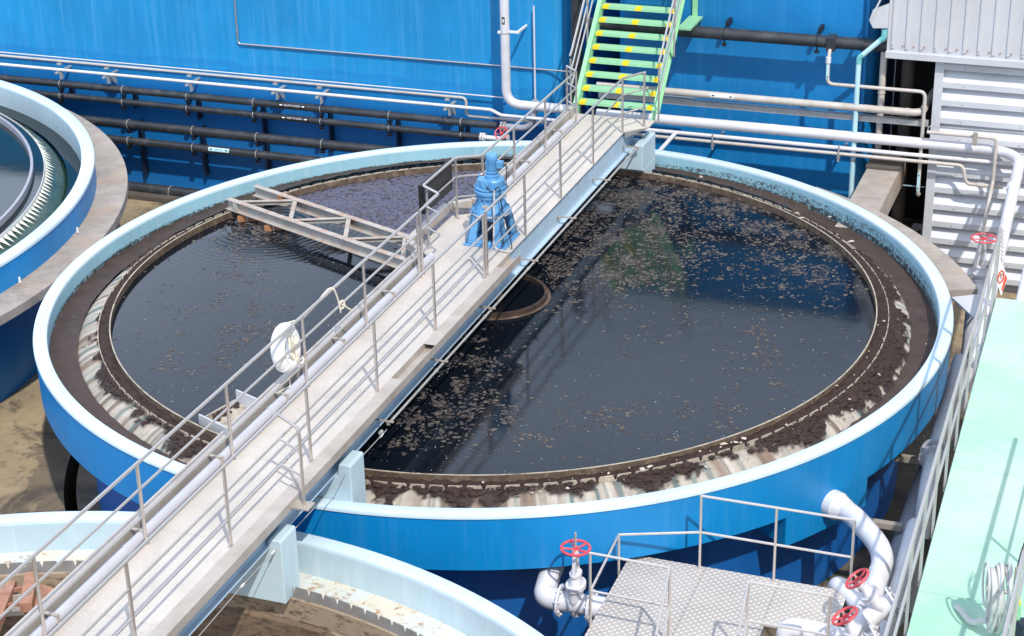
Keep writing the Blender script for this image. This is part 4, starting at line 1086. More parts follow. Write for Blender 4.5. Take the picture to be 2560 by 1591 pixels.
b6 = thing('sleeper_block', B(-10.6,7.7,ZG), 'dark low concrete sleeper under the lowest black pipe', 'block')
MB().bb(-12.2,-9.5,7.95,8.3,ZG,ZG+.12).build('block_body', M['dark_conc'], b6, 0, .01)
# end fittings and red wheel by the walkway
def handwheel(c, ax, Rr, root, r=.014, spokes=5):
    ax = Vector(ax).normalized(); a = ax.cross(Z if abs(ax.z) < .9 else X).normalized(); b = ax.cross(a); c = Vector(c)
    mb = MB().torus(c, ax, Rr, r, 32, 8)
    for k in range(spokes):
        q = 2*PI*k/spokes+.3; d = a*math.cos(q)+b*math.sin(q); mb.tube([c+d*.02-ax*.015, c+d*Rr*.5-ax*.012, c+d*Rr], r*.75, 6)
    mb.cyl(c-ax*.03, c+ax*.02, .03, .025, 12)
    return mb.build('handwheel', M['red'], root)
def flange(mb, c, ax, r, th=.025, bolts=8):
    ax = Vector(ax).normalized(); c = Vector(c); a = ax.cross(Z if abs(ax.z) < .9 else X).normalized(); b = ax.cross(a)
    mb.cyl(c-ax*th/2, c+ax*th/2, r, r, 28)
    for k in range(bolts):
        q = 2*PI*(k+.5)/bolts; d = a*math.cos(q)+b*math.sin(q); mb.cyl(c+d*r*.84-ax*th*1.3, c+d*r*.84+ax*th*1.3, r*.075, r*.075, 6)
def gate_valve(c, pipe_ax, stem_ax, r, Rw, H, label, group=None, stem=.2, mt='white_pipe', wheel_r=.014):
    """flanged gate valve: body, bonnet, yoke, stem and handwheel; c = pipe centre, H = height of the wheel"""
    c = Vector(c); p = Vector(pipe_ax).normalized(); u = Vector(stem_ax).normalized(); q = p.cross(u).normalized()
    t_ = thing('gate_valve', c, label, 'valve', group)
    b = MB(); b.cyl(c-p*r*1.35, c+p*r*1.35, r*.92, r*.92, 24)
    flange(b, c-p*r*1.45, p, r*1.5, r*.2); flange(b, c+p*r*1.45, p, r*1.5, r*.2)
    b.build('valve_body', M[mt], t_)
    bd = MB()
    def slab(h0, h1, w0, w1, d0, d1, k=16):
        vs = []
        for h, w_, d_ in ((h0,w0,d0),(h1,w1,d1)):
            for i in range(k):
                a = 2*PI*i/k; vs.append(c+u*h+q*w_*math.cos(a)+p*d_*math.sin(a))
        bd.add(vs, [list(range(k))[::-1], list(range(k,2*k))]+[(i,(i+1)%k,k+(i+1)%k,k+i) for i in range(k)])
    slab(-r*1.15, r*.6, r*.6, r*1.05, r*.45, r*.6); slab(r*.6, r*1.7, r*1.05, r*1.05, r*.6, r*.7)
    slab(r*1.7, r*1.9, r*1.25, r*1.25, r*.9, r*.9); slab(r*1.92, r*2.1, r*1.25, r*1.25, r*.9, r*.9)
    slab(r*2.1, r*3.0, r*1.0, r*.6, r*.62, r*.4); slab(r*3.0, r*3.25, r*.8, r*.8, r*.55, r*.55)
    bd.build('bonnet', M[mt], t_, 40)
    y = MB()
    for sd in (1,-1): y.bar(c+u*r*3.2+q*sd*r*.62, c+u*(H-.05)+q*sd*r*.28, r*.22, r*.3, p)
    y.cyl(c+u*(H-.09), c+u*(H-.02), r*.36, r*.3, 14)
    y.build('yoke', M[mt], t_, 35)
    MB().cyl(c+u*r*3, c+u*(H+stem), r*.1, r*.1, 10).build('stem', M['tan_steel'], t_)
    handwheel(c+u*H, u, Rw, t_, wheel_r)
    return t_
gv0 = gate_valve(at_s(1262,322,8.2)-Z*.2, EN, (-ES*.75+Z*.65), .05, .13, .26, 'small valve with a red handwheel where the black pipes end by the walkway', None, .04, 'white_pipe', .014)
ef = thing('pipe_flange', B(-3.2,8.4,.3), 'grey flanged joint at the end of the uppermost black pipe', 'flange')
fm = MB(); s_, z_ = bp[0][4], bp[0][3]; nfl = nn_(1256,312,8.5)
flange(fm, B(nfl,s_,z_), EN, .11, .03); flange(fm, B(nfl+.06,s_,z_), EN, .11, .03); fm.build('flange_pair', M['galv'], ef)
MB().tube(rnd([B(nfl+.08,s_,z_), B(nfl+.62,s_,z_), B(nfl+.72,s_,z_+.6)], .25), .07, 16).build('elbow', M['grey_pipe'], ef)
ef2 = thing('pipe_flange', B(-3.3,8.5,.1), 'grey flanged joint at the end of the second black pipe', 'flange')
fm = MB(); s_, z_ = bp[1][4], bp[1][3]; nfl = nn_(1204,344,8.5); flange(fm, B(nfl,s_,z_), EN, .09, .03); flange(fm, B(nfl+.05,s_,z_), EN, .09, .03); fm.cyl(B(nfl+.05,s_,z_), B(nfl+.4,s_,z_), .05, .05, 14)
fm.build('flange_pair', M['white_pipe'], ef2)

# ------------------------------------------------------------------ pipes on the right
SR = 8.2
q1 = thing('white_pipe', B(3,SR,.74), 'cream pipe with a white double-arrow label, turning back into the dark recess', 'pipe')
MB().tube(rnd([B(-.9,SR,.74), B(5.33,SR,.74), B(5.38,SR+1.2,.80)], .22, 8), .070, 20).build('pipe_run', M['tan_pipe'], q1)
for nv in (2.92, 5.08): MB().cyl(B(nv-.03,SR,.74), B(nv+.03,SR,.74), .075, .075, 20).build('coupling', M['tan_pipe'], q1)
lbx = sticker(q1, nn_(1807,235,SR), SR, .74, .070, .46, .075, 'sticker_white', 'ink', None, .04, (-1,1), 15, .06)
q2 = thing('white_pipe', B(3,SR,.16), 'fat white pipe running past the stairs and bending towards the green platform', 'pipe')
MB().tube(rnd([B(-.9,SR,.17), B(7.17,SR,.17), B(7.36,1.6,.06), B(7.44,-.6,.03)], .75, 10), .098, 22).build('pipe_run', M['white_pipe'], q2)
for nv in (2.6, 6.5): MB().cyl(B(nv-.06,SR,.17), B(nv+.06,SR,.17), .103, .103, 22).build('coupling', M['white_pipe'], q2)
MB().cyl(B(7.19,6.4,.145), B(7.196,6.28,.143), .103, .103, 22).build('coupling', M['white_pipe'], q2)
q3 = thing('cable_tray', B(3,SR+.1,.52), 'long grey steel tray between the cream and the fat white pipes', 'cable tray')
MB().bb(-.9,5.45,SR+.08,SR+.20,.46,.565).build('tray_cover', M['galv'], q3, 0, .004)
MB().bb(-.2,1.0,SR+.06,SR+.22,.57,.59).build('tray_lid', M['galv'], q3, 0)
q4 = thing('white_pipe', B(3,SR-.05,-.06), 'slim white pipe, upper of the pair under the fat white pipe', 'pipe')
MB().tube([B(-.5,SR-.05,-.055), B(8.6,SR-.05,-.055)], .038, 14).build('pipe_run', M['white_pipe'], q4)
jn = nn_(1690,330,SR-.05)
MB().tube(rnd([B(jn,SR-.05,-.055), at_z(1636,392,-.12), at_z(1600,400,-.12), at_z(1565,394,-.12)], .15, 6), .040, 14).build('branch', M['white_pipe'], q4)
MB().cyl(at_z(1632,376,-.10), at_z(1624,383,-.10), .055, .055, 12).build('clamp', M['tan_steel'], q4)
q5 = thing('tan_pipe', B(3,SR-.1,-.16), 'slim tan pipe, lower of the pair, dropping in a step before the louvres', 'pipe')
ny = nn_(2408,408,SR-.1); zy = zc(2418,460,SR-.1); 
MB().tube(rnd([B(-.5,SR-.1,-.155), B(ny,SR-.1,-.155), B(ny+.08,SR-.1,zy), B(ny+.75,SR-.1,zy)], .10), .034, 12).build('pipe_run', M['tan_pipe'], q5)
MB().cyl(B(ny+.28,SR-.1,zy), B(ny+.42,SR-.1,zy), .045, .045, 10).build('union', M['tan_pipe'], q5)
for px in (2100, 1785):
    nv = nn_(px, 375, SR); MB().bb(nv-.03,nv+.03,SR-.15,SR+.75,-.235,-.21).bb(nv-.015,nv+.015,SR-.15,SR-.13,-.30,.02).bb(nv-.05,nv-.02,SR+.0,SR+.06,-.36,-.235).build('pipe_bracket', M['galv'], q5, 0)
q6 = thing('black_pipe', B(2,8.45,1.85), 'fat black pipe high on the blue tank right of the stairs', 'pipe')
zb6 = zc(1900,92,8.45); MB().tube([B(-1.2,8.45,zb6), B(4.62,8.45,zb6)], .115, 22).build('pipe_run', M['black_pipe'], q6)
for px, py in ((1812,90),(2043,120)):
    nv = nn_(px, py, 8.45); MB().torus(B(nv,8.45,zb6), EN, .123, .010, 26, 6).bb(nv-.03,nv+.03,8.6,8.92,zb6+.10,zb6+.20).bb(nv-.04,nv+.04,8.38,8.45,zb6-.22,zb6-.17).bb(nv-.015,nv+.015,8.40,8.44,zb6-.18,zb6-.13).build('clamp', M['black'], q6, 0)
nv = nn_(2080,100,8.45); MB().bb(nv-.085,nv+.085,8.31,8.59,zb6-.15,zb6+.13).build('saddle', M['black_pipe'], q6, 0, .02)
q7 = thing('tan_pipe', B(4,8.2,1), 'thin grey pipe looping from the black pipe down into the dark recess', 'pipe')
n70, z71, n72, z73 = nn_(2078,130,SR), 1.15, 5.37, -.86
MB().tube(rnd([B(nv,8.3,zb6-.1), B(nv,SR,1.62), B(nv,SR,z71), B(n72,SR,z71), B(n72,SR,z73), B(n72,SR+.2,z73-.04)], .12), .034, 12).build('pipe_run', M['tan_pipe'], q7)
MB().cyl(B(nv,SR,1.55), B(nv,SR,1.66), .048, .048, 12).build('union', M['white_pipe'], q7)
for zz_, nn__ in ((1.42, nv), (-.58, n72)):
    lb_ = MB().bb(nn__-.022, nn__+.022, SR-.0385, SR-.036, zz_-.17, zz_+.17).build('label', M['sticker_blue'], q7, 0)
    mk = MB()
    for dz in (-.13,.13): mk.bb(nn__-.010, nn__+.010, SR-.041, SR-.0387, zz_+dz-.018, zz_+dz+.018)
    mk.build('arrow_marks', M['ink'], lb_, 0)
q8 = thing('downpipe', B(4.2,SR-.3,0), 'pale turquoise rain downpipe with a kink, standing before the blue tank corner', 'downpipe')
n8 = 4.13; M['teal'] = simple('teal', (.46,.70,.76), .4, 0, .06, 3); M['teal_dark'] = simple('teal_dark', (.16,.48,.50), .4, 0, .06, 3)
MB().tube(rnd([B(4.55,SR,2.10), B(n8,SR,1.69), B(n8,SR,-1.6)], .03, 3), .048, 14).build('pipe_run', M['teal'], q8)
MB().tube(rnd([B(4.56,SR,2.26), B(4.56,SR,2.11), B(4.50,SR,2.05)], .05), .055, 14).build('elbow', M['teal_dark'], q8)
MB().tube(rnd([B(4.20,SR,1.76), B(n8,SR,1.69), B(n8,SR,1.58)], .04), .053, 14).build('elbow', M['teal_dark'], q8)
MB().cyl(B(n8,SR,-.30), B(n8,SR,-.285), .052, .052, 14).build('strap', M['rust'], q8)
q9 = thing('grey_pipe', B(4.6,8.5,1), 'vertical grey pipe beside the dark recess under the building corner', 'pipe')
n9 = nn_(2206,200,8.45); MB().tube([B(n9,8.45,2.2), B(n9,8.45,-.25)], .062, 16).build('pipe_run', M['tan_pipe'], q9)
MB().torus(B(n9,8.45,zc(2206,232,8.45)), Z, .068, .010, 20, 6).build('clamp', M['tan_steel'], q9)
q10 = thing('tan_pipe', B(6,8.1,.4), 'thin tan pipe crossing the louvres and running down to the red-wheeled valve', 'pipe')
SX = 8.05
nA, nBq = nn_(2318,331,SX), nn_(2492,346,SX); zA = zc(2400,338,SX); pe = at_z(2422,742,-.5)
MB().tube(rnd([B(nA,SX,zA), B(nBq,SX,zA), B(nBq,SX,zc(2485,460,SX)), at_s(2455,590,6.4), at_s(2424,725,3.9)], .10), .034, 12).build('pipe_run', M['tan_pipe'], q10)
MB().bb(nn_(2440,335,SX)-.04, nn_(2440,335,SX)+.04, SX-.12, SX-.06, zA-.14, zA+.1).build('pipe_bracket', M['tan_steel'], q10, 0)
q11 = thing('steel_conduit', B(6.3,8.1,.55), 'very thin conduit crossing the louvres above the tan pipe', 'conduit')
MB().tube(rnd([B(nn_(2318,325,SX),SX,.42), B(nn_(2322,312,SX),SX,.56), B(9,SX,.60)], .05), .010, 6).build('conduit_run', M['galv'], q11)
# two white pipes at the right edge, beside the fat one
for nm_, n0_, r_, s0_ in (('white upright pipe right of the fat white pipe, second from the right edge', 7.86, .082, 6.6), ('white pipe at the very right edge above the green platform', 8.22, .075, 5.6)):
    t_ = thing('white_pipe', B(n0_,3,.2), nm_, 'pipe'); MB().tube(rnd([B(n0_-.12,SR-.3,.9), B(n0_-.1,s0_,.25), B(n0_,-.6,.04)], .3), r_, 16).build('pipe_run', M['white_pipe'], t_)
# valve by the green platform's far end
gv1 = gate_valve(B(7.03,3.66,-.60), ES, Z, .10, .20, .82, 'gate valve with a red handwheel in front of the louvred wall', 'gate valves with red handwheels', .22)
st = thing('white_pipe', B(7.0,2.3,-.4), 'short white pipe stub below the red-wheeled valve by the louvres', 'pipe')
MB().tube(rnd([B(7.03,3.50,-.60), B(7.01,3.05,-.52), B(7.0,3.0,-2.2)], .2), .11, 18).build('pipe_run', M['white_pipe'], st)

# ------------------------------------------------------------------ metal building on the right
mbd = thing('metal_building', B(8,11,ZG), 'grey-white metal clad building with louvres under an overhanging ribbed wall', 'building')
# overhanging ribbed wall
nL_ = 4.62; ov = MB()
ov.bb(nL_,16,SR,SR+.06,1.86,6.0)
x_ = nL_+.06
while x_ < 9.5:
    ov.add([B(x_,SR-.0,1.93),B(x_+.02,SR-.03,1.93),B(x_+.06,SR-.03,1.93),B(x_+.08,SR-.0,1.93),B(x_,SR-.0,6),B(x_+.02,SR-.03,6),B(x_+.06,SR-.03,6),B(x_+.08,SR-.0,6)], [(0,1,5,4),(1,2,6,5),(2,3,7,6),(0,3,2,1)])
    x_ += .255
ov.build('ribbed_wall', M['alum_white'], mbd, 0)
MB().bb(nL_-.01,16,SR-.05,SR+.07,1.74,1.86).build('drip_trim', M['alum_white'], mbd, 0, .004)
MB().bb(nL_+.01,nL_+.07,SR+.08,SR+4,1.80,6).bb(nL_+.08,16,SR+.1,SR+4,1.80,1.83).build('side_wall', M['alum_white'], mbd, 0)
bl_ = MB(); rng = random.Random(9)
for i in range(26):
    nv = nL_+.1+.255*i*.75; bl_.cyl(B(nv,SR-.0,1.98+.012*rng.random()), B(nv,SR-.036,1.98), .012, .012, 6)
bl_.build('screws', M['rust'], mbd)
# gutter end
gt = MB(); gt.extr([B(4.28,SR-.06,2.42), B(4.36,SR-.06,2.28), B(4.62,SR-.06,2.30), B(4.62,SR-.06,2.75), B(4.34,SR-.06,2.62)], ES*.05)
gt.bar(B(4.30,SR-.0,2.42), B(4.66,SR-.0,3.3), .2, .03)
gt.build('gutter', M['alum_white'], mbd, 0)
# louvre wall
LS = 8.35
MB().bb(5.50,5.66,LS-.05,LS+.12,ZG,1.80).build('corner_post', M['louvre'], mbd, 0, .004)
lv = MB(); z = 1.70
LH = .338
nrow = 14
ZL0 = zc(2378,222,8.31)+LH*.92+2*LH-.002
for i in range(nrow):
    zt_ = ZL0-i*LH
    lv.add([B(5.66,LS+.10,zt_), B(16,LS+.10,zt_), B(16,LS-.04,zt_-LH*.58), B(5.66,LS-.04,zt_-LH*.58), B(16,LS-.04,zt_-LH*.90), B(5.66,LS-.04,zt_-LH*.90), B(16,LS+.10,zt_-LH*.92), B(5.66,LS+.10,zt_-LH*.92)],
           [(0,3,2,1),(3,5,4,2),(5,7,6,4)])
lv.build('louvre_panel', M['louvre'], mbd, 0)
sw = MB()
for i in range(nrow):
    for nv in (6.03, 7.1, 8.2): sw.cyl(B(nv,LS-.03,ZL0-i*LH-LH*.76), B(nv,LS-.05,ZL0-i*LH-LH*.76), .012, .012, 6)
sw.build('screws', M['grey_pipe'], mbd)
MB().bb(5.66,16,LS+.11,LS+.15,ZG,1.8).build('backing_wall', M['grey_pipe'], mbd, 0)
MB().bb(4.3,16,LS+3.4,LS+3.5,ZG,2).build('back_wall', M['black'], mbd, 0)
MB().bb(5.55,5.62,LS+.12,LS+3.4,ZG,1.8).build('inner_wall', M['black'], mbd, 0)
MB().cyl(B(4.85,9.6,ZG), B(4.85,9.6,1.8), .13, .13, 16).build('column', M['dark_conc'], mbd)
# white plastic chair in the recess
ch = thing('plastic_chair', B(5.1,8.2,-2.2), 'white plastic chair back half hidden in the dark recess', 'chair')
cc = at_s(2312,562,10.2)-Z*.97
bk_ = MB()
o1 = [(-.24,0),(-.26,.42),(-.22,.52),(.22,.52),(.26,.42),(.24,0),(.17,0),(.17,.34),(.07,.40),(.06,0),(-.06,0),(-.07,.40),(-.17,.34),(-.17,0)]
bk_.extr([cc+EN*a+Z*(b+.45) for a, b in o1], ES*.03)
bk_.build('backrest', M['white_plastic'], ch, 0, .004)
MB().box(cc+Z*.42-ES*.25, (.5,.48,.03), (EN,ES,Z)).build('seat', M['white_plastic'], ch, 0, .01)
for a, b in ((-.22,-.45),(.22,-.45),(-.22,-.02),(.22,-.02)): MB().bar(cc+EN*a+ES*b+Z*.42, cc+EN*a*1.1+ES*b*1.05-Z*.4, .04, .04, X).build('leg', M['white_plastic'], ch, 0)
tq = thing('blue_tube', B(5,8.7,-.7), 'very thin pale blue tube crossing the dark recess', 'tube')
MB().tube([at_s(2235,462,8.7), at_s(2312,468,8.7)], .012, 8).build('tube_run', M['teal'], tq)

# ------------------------------------------------------------------ green stairs
sta = thing('green_stairs', B(0,6.4,DZ), 'steep green metal staircase with yellow marked treads at the far end of the walkway', 'stairs')
RISE = .206; RUN = .205
sT0, zT0 = 6.47, .955
for k in range(13):
    s, z = sT0+RUN*k, zT0+RISE*k
    tr = MB(); tr.bb(-.72,.72,s,s+.235,z-.008,z); tr.bb(-.72,.72,s,s+.008,z-.055,z-.008); tr.bb(-.72,.72,s+.227,s+.235,z-.05,z-.008)
    td = tr.build('tread', M['green_paint'], sta, 0)
    MB().bb(-.66,.66,s+.045,s+.055,z,z+.003).build('grip_line', M['grey_pipe'], td, 0)
    for n0 in (-.70, -.06, .60):
        p_ = [B(n0,s-.004,z-.05), B(n0,s-.001,z-.05), B(n0,s-.001,z+.001), B(n0,s+.15,z+.001), B(n0,s+.15,z+.004), B(n0,s-.004,z+.004)]
        MB().extr(p_, EN*.12).build('yellow_mark', M['yellow'], td, 0)
for sg in (-1, 1):
    n0, n1 = (.72,.735) if sg > 0 else (-.735,-.72)
    z_at = lambda s: zT0+(s-sT0)/RUN*RISE
    p = [B(n0, 6.34, DZ-.05), B(n0, 6.42, DZ+.16), B(n0, 9.05, z_at(9.05)+.10), B(n0, 9.05, z_at(9.05)-.30), B(n0, 6.64, z_at(6.64)-.30), B(n0, 6.55, DZ-.12)]
    MB().extr(p, EN*(n1-n0)).build('stringer', M['green_paint'], sta, 0)
    f0, f1 = (.735,.80) if sg > 0 else (-.80,-.735)
    fl = MB()
    a0_, a1_ = B((f0+f1)/2, 6.42, DZ+.155), B((f0+f1)/2, 9.05, z_at(9.05)+.095); fl.bar(a0_, a1_, f1-f0, .012)
    a0_, a1_ = B((f0+f1)/2, 6.62, z_at(6.62)-.29), B((f0+f1)/2, 9.05, z_at(9.05)-.29); fl.bar(a0_, a1_, f1-f0, .012)
    fl.build('stringer_flange', M['green_paint'], sta, 0)
    sup = MB()
    for k in range(13):
        s, z = sT0+RUN*k, zT0+RISE*k; na_ = .72*sg
        sup.extr([B(na_,s+.01,z-.055), B(na_,s+.22,z-.055), B(na_-sg*.10,s+.22,z-.055), B(na_-sg*.10,s+.01,z-.055)][::1], Z*-.006)
        sup.extr([B(na_-sg*.001,s+.02,z-.06), B(na_-sg*.001,s+.20,z-.06), B(na_-sg*.001,s+.02,z-.16)], EN*(-sg*.008))
    sup.build('tread_bracket', M['green_paint'], sta, 0)
MB().bb(.74,1.0,8.0,8.9,2.02,2.06).bb(.80,.90,8.86,8.9,1.85,2.5).build('wall_bracket', M['green_paint'], sta, 0)
MB().bb(-.75,.75,9.05,10.2,z_at(9.1)-.02,z_at(9.1)).build('landing', M['green_paint'], sta, 0)
for sg, nn0, lab in ((-1,-.82,'steel handrail along the left side of the green stairs'), (1,.86,'steel handrail along the right side of the green stairs')):
    hr = thing('stair_handrail', B(nn0,7,DZ), lab, 'handrail', 'handrails of the green stairs')
    s_b, s_e = 6.32, 9.0
    for hh, rr in ((1.0,.021),(.68,.015),(.36,.015)):
        z0 = DZ+.10+hh; z1_ = z_at(s_e)+hh
        pts = [B(nn0,s_b,z0-.02), B(nn0,s_b+.12,z_at(s_b+.2)+hh-.06), B(nn0,s_e,z1_)]
        MB().tube(rnd(pts,.05), rr, 10).build('top_rail' if hh > .9 else 'mid_rail', M['steel'], hr)
    for s in (6.34, 7.35, 8.5): MB().cyl(B(nn0,s,(DZ-.0 if s < 6.4 else z_at(s)-.15)), B(nn0,s,z_at(s)+.97), .019, .019, 10).build('post', M['steel'], hr)
# ------------------------------------------------------------------ lower right: valve platform
PZ = -.85
def pz(px, py, z): q = ns(at_z(px, py, z)); return q[0], q[1]
TP, MP = PZ+1.03, PZ+.52
vp = thing('valve_platform', B(5.2,-6.6,PZ), 'tread plate valve platform with stainless rails below the central tank rim', 'platform')
F0 = pz(1748,1422,PZ)[1]+.06
plates = [[(3.90,-7.50),(3.90,F0),(4.86,F0),(4.86,-7.30)],
          [(4.866,-9.0),(4.866,F0),(5.79,F0),(5.79,-9.0)],
          [(5.796,-6.58),(5.796,F0),(6.62,F0),(6.62,-6.46),(6.34,-6.54),(6.12,-6.58)],
          [(5.796,-9.0),(5.796,-6.90),(6.62,-6.90),(6.62,-9.0)]]
for pl in plates: MB().prism([B(n,s,0)[:2] for n,s in pl], PZ-.012, PZ).build('tread_plate', M['tread_plate'], vp, 0)
fr = MB().bb(3.90,4.86,-7.52,-7.50,PZ-.10,PZ-.014).bb(3.895,3.91,-7.5,F0,PZ-.09,PZ-.013).bb(4.3,6.62,F0-.005,F0+.01,PZ-.10,PZ-.013).bb(5.79,5.82,-6.90,-6.58,PZ-.08,PZ-.013).bb(5.81,6.25,-6.93,-6.90,PZ-.08,PZ-.013)
for n, s in ((3.96,-7.3),(4.8,-7.3),(4.86,-5.8),(6.5,-5.8),(6.5,-7.8)): fr.bb(n-.03,n+.03,s-.03,s+.03,ZG,PZ-.015)
fr.build('frame', M['galv'], vp, 0)
MB().prism([B(n,s,0)[:2] for n,s in [(3.92,-9.6),(3.92,-7.8),(4.84,-7.8),(4.84,-9.6)]], PZ-.36, PZ-.34).build('step_plate', M['tread_plate'], vp, 0)
M['tan_rail'] = simple('tan_rail', (.66,.60,.55), .32, .6, .06, 3)
def prail(lab, runs, posts_):
    t_ = thing('platform_rail', B(*posts_[0][:2],PZ), lab, 'guard rail', 'guard rails of the valve platform')
    for p in runs: MB().tube([B(*q) for q in p], .016, 10).build('rail', M['tan_rail'], t_)
    for n, s, z0, z1 in posts_: MB().cyl(B(n,s,z0), B(n,s,z1), .017, .017, 10).build('post', M['tan_rail'], t_)
a_, b_, c_ = pz(1755,1237,TP), pz(2138,1296,TP), pz(1547,1337,MP)
a_ = (a_[0]-.0, F0-.06); b_ = (b_[0], F0-.06); m_ = ((a_[0]+b_[0])/2, F0-.06)
d_ = pz(1476,1478,MP)
prail('stainless rail along the tank side of the valve platform, stepping down at its left', [[(*a_,TP),(*b_,TP)], [(*a_,MP),(*b_,MP)], [(*a_,MP),(*c_,MP)], [(*c_,MP),(*d_,MP)]],
      [(*a_,PZ-.05,TP),(*m_,PZ-.05,TP),(*b_,PZ-.05,TP),(*c_,PZ-.05,MP)])
e_, f_ = pz(1475,1383,TP), pz(1675,1420,TP); g_ = pz(1640,1591,TP); f_ = (f_[0], e_[1]-.02)
prail('stainless corner rail at the left front of the valve platform', [[(*e_,TP),(*f_,TP)], [(*e_,MP),(*f_,MP)], [(*f_,TP),(*g_,TP)], [(*f_,MP),(g_[0],g_[1],MP)]],
      [(*e_,PZ-.05,TP),(*f_,PZ-.05,TP)])
h_, i_ = pz(1871,1455,TP), pz(2075,1490,TP); j_ = pz(1845,1591,TP)
prail('stainless corner rail at the right front of the valve platform', [[(*h_,TP),(*i_,TP)], [(*h_,MP),(*i_,MP)], [(*h_,TP),(*j_,TP)], [(*h_,MP),(*j_,MP)]],
      [(*h_,PZ-.05,TP),(*i_,PZ-.05,TP)])
# valve and elbow at the left of the platform
AX = -1.04
vc = at_z(1440,1508,AX)
gate_valve(vc, EN, Z, .135, .172, .78, 'white gate valve with a red handwheel on a tall stem, left of the valve platform', 'gate valves with red handwheels', .21, 'white_pipe', .017)
e1 = thing('white_pipe', vc, 'white elbow pipe leaving the tank under its blue rim and running to the tall valve', 'pipe')
n_, s_, _z = ns(vc)
src = Vector((vc.x-EN.x*.2-ES.x*0, 0, 0))
pth = [B(n_-.50,s_+1.25,AX+.12), B(n_-.50,s_+.55,AX+.08), B(n_-.42,s_+.02,AX), B(n_-.2,s_,AX)]
MB().tube(rnd(pth, .42, 10), .138, 22).build('elbow', M['white_pipe'], e1)
MB().cyl(B(n_-.50,s_+.62,AX+.09), B(n_-.50,s_+.50,AX+.078), .152, .152, 22).build('collar', M['white_pipe'], e1)
MB().tube([B(n_+.2,s_,AX), B(n_+1.2,s_,AX)], .138, 22).build('pipe_run', M['white_pipe'], e1)
# big outlet pipe
AZ = -.86
op = thing('white_pipe', B(6.6,-4,AZ), 'big white outlet pipe sweeping out of the blue rim and down along the gap', 'pipe')
h0 = Vector((4.4,-5.42,0)).normalized(); hw = h0*6.9+Z*AZ; hn, hs, _ = ns(hw)
pts = rnd([hw, hw+h0*.42, B(6.90,-4.50,AZ-.02), B(6.90,-5.3,AZ-.06), B(6.86,-8.5,AZ-.10)], .55, 9)
MB().tube(pts, .138, 26).build('pipe_run', M['white_pipe'], op)
MB().tube([hw-h0*.05, hw+h0*.20, hw+h0*.21, hw+h0*.36], [.19,.19,.18,.138], 26).build('reducer', M['white_pipe'], op)
MB().cyl(B(6.90,-4.93,AZ-.035), B(6.90,-4.97,AZ-.037), .142, .142, 26).build('weld_band', M['white_pipe'], op)
# branch pipes with tilted valves
tilt = (-EN*.62-ES*.12+Z*.78).normalized()
bz = -.88
b1 = thing('white_pipe', B(6.7,-5.6,bz), 'white branch elbow joining the outlet pipe beside the upper tilted valve', 'pipe')
MB().tube(rnd([B(6.42,-5.15,bz-.35), B(6.46,-5.42,bz+.02), B(6.66,-5.58,bz+.0), B(6.88,-5.95,bz)], .16, 8), .115, 20).build('elbow', M['white_pipe'], b1)
b2 = thing('white_pipe', B(6.4,-6.3,bz), 'white elbow pipe rising through the platform hole beside the lower tilted valve', 'pipe')
MB().tube(rnd([B(6.12,-6.80,bz-.6), B(6.12,-6.74,bz+.18), B(6.35,-6.72,bz+.18), B(7.1,-6.74,bz+.14)], .20, 10), .115, 20).build('elbow', M['white_pipe'], b2)
for cpx, wpx, nm_ in (((2205,1522),(2143,1447),'upper'),((2160,1618),(2112,1540),'lower')):
    c_ = at_z(*cpx, -.50); dp_ = (c_-CAM).dot(FW)-.10; w_ = CAM+ray(*wpx)*dp_; ax_ = (w_-c_); H_ = ax_.length
    pa_ = ax_.cross(EN*.5-ES).normalized()
    gate_valve(c_, pa_, ax_, .125, .15, H_, 'tilted gate valve with a red handwheel, %s of the pair beside the green platform' % nm_, 'gate valves with red handwheels', .06, 'white_pipe', .017)
# pipes in the gap under the green platform edge
p1 = thing('grey_pipe', B(6.9,-3,-1.6), 'long shaded grey pipe lying deep in the gap beside the central tank', 'pipe')
MB().tube([B(7.02,1.5,-1.55), B(6.86,-9,-1.55)], .165, 22).build('pipe_run', M['grey_pipe'], p1)
p2 = thing('grey_pipe', B(7.1,-5,-1), 'lilac-grey pipe with a rounded upper end in the gap beside the outlet pipe', 'pipe')
MB().tube(rnd([B(7.12,-3.30,-2.4), B(7.12,-3.42,-1.02), B(7.14,-5.0,-1.0), B(7.14,-9,-1.0)], .16, 8), .118, 20).build('pipe_run', M['white_pipe'], p2)
fm = MB(); flange(fm, B(7.12,-5.70,-1.0), ES, .20, .04); fm.build('flange', M['lilac_pipe'], p2)
p3 = thing('grey_pipe', B(7.07,-.5,-1), 'grey flanged pipe high in the gap under the green platform edge', 'pipe')
MB().tube(rnd([B(7.02,1.6,-1.0), B(7.07,-1.5,-1.0), B(7.12,-2.5,-1.02), B(7.12,-2.8,-1.6)], .4), .115, 20).build('pipe_run', M['white_pipe'], p3)
fm = MB(); flange(fm, B(7.068,-1.45,-1.0), ES, .19, .04); flange(fm, B(7.072,-1.66,-1.0), ES, .19, .04); fm.build('flange', M['lilac_pipe'], p3)
for s in (-1.2, -3.1): tag(MB().bb(6.45,6.9,s-.05,s+.05,-1.35,-1.27).build('support_arm', M['tan_steel'], None, 0), 'short tan steel arm sticking out under the tank rim, '+('farther' if s > -2 else 'nearer')+' one in the gap', 'bracket', 'steel arms in the gap')

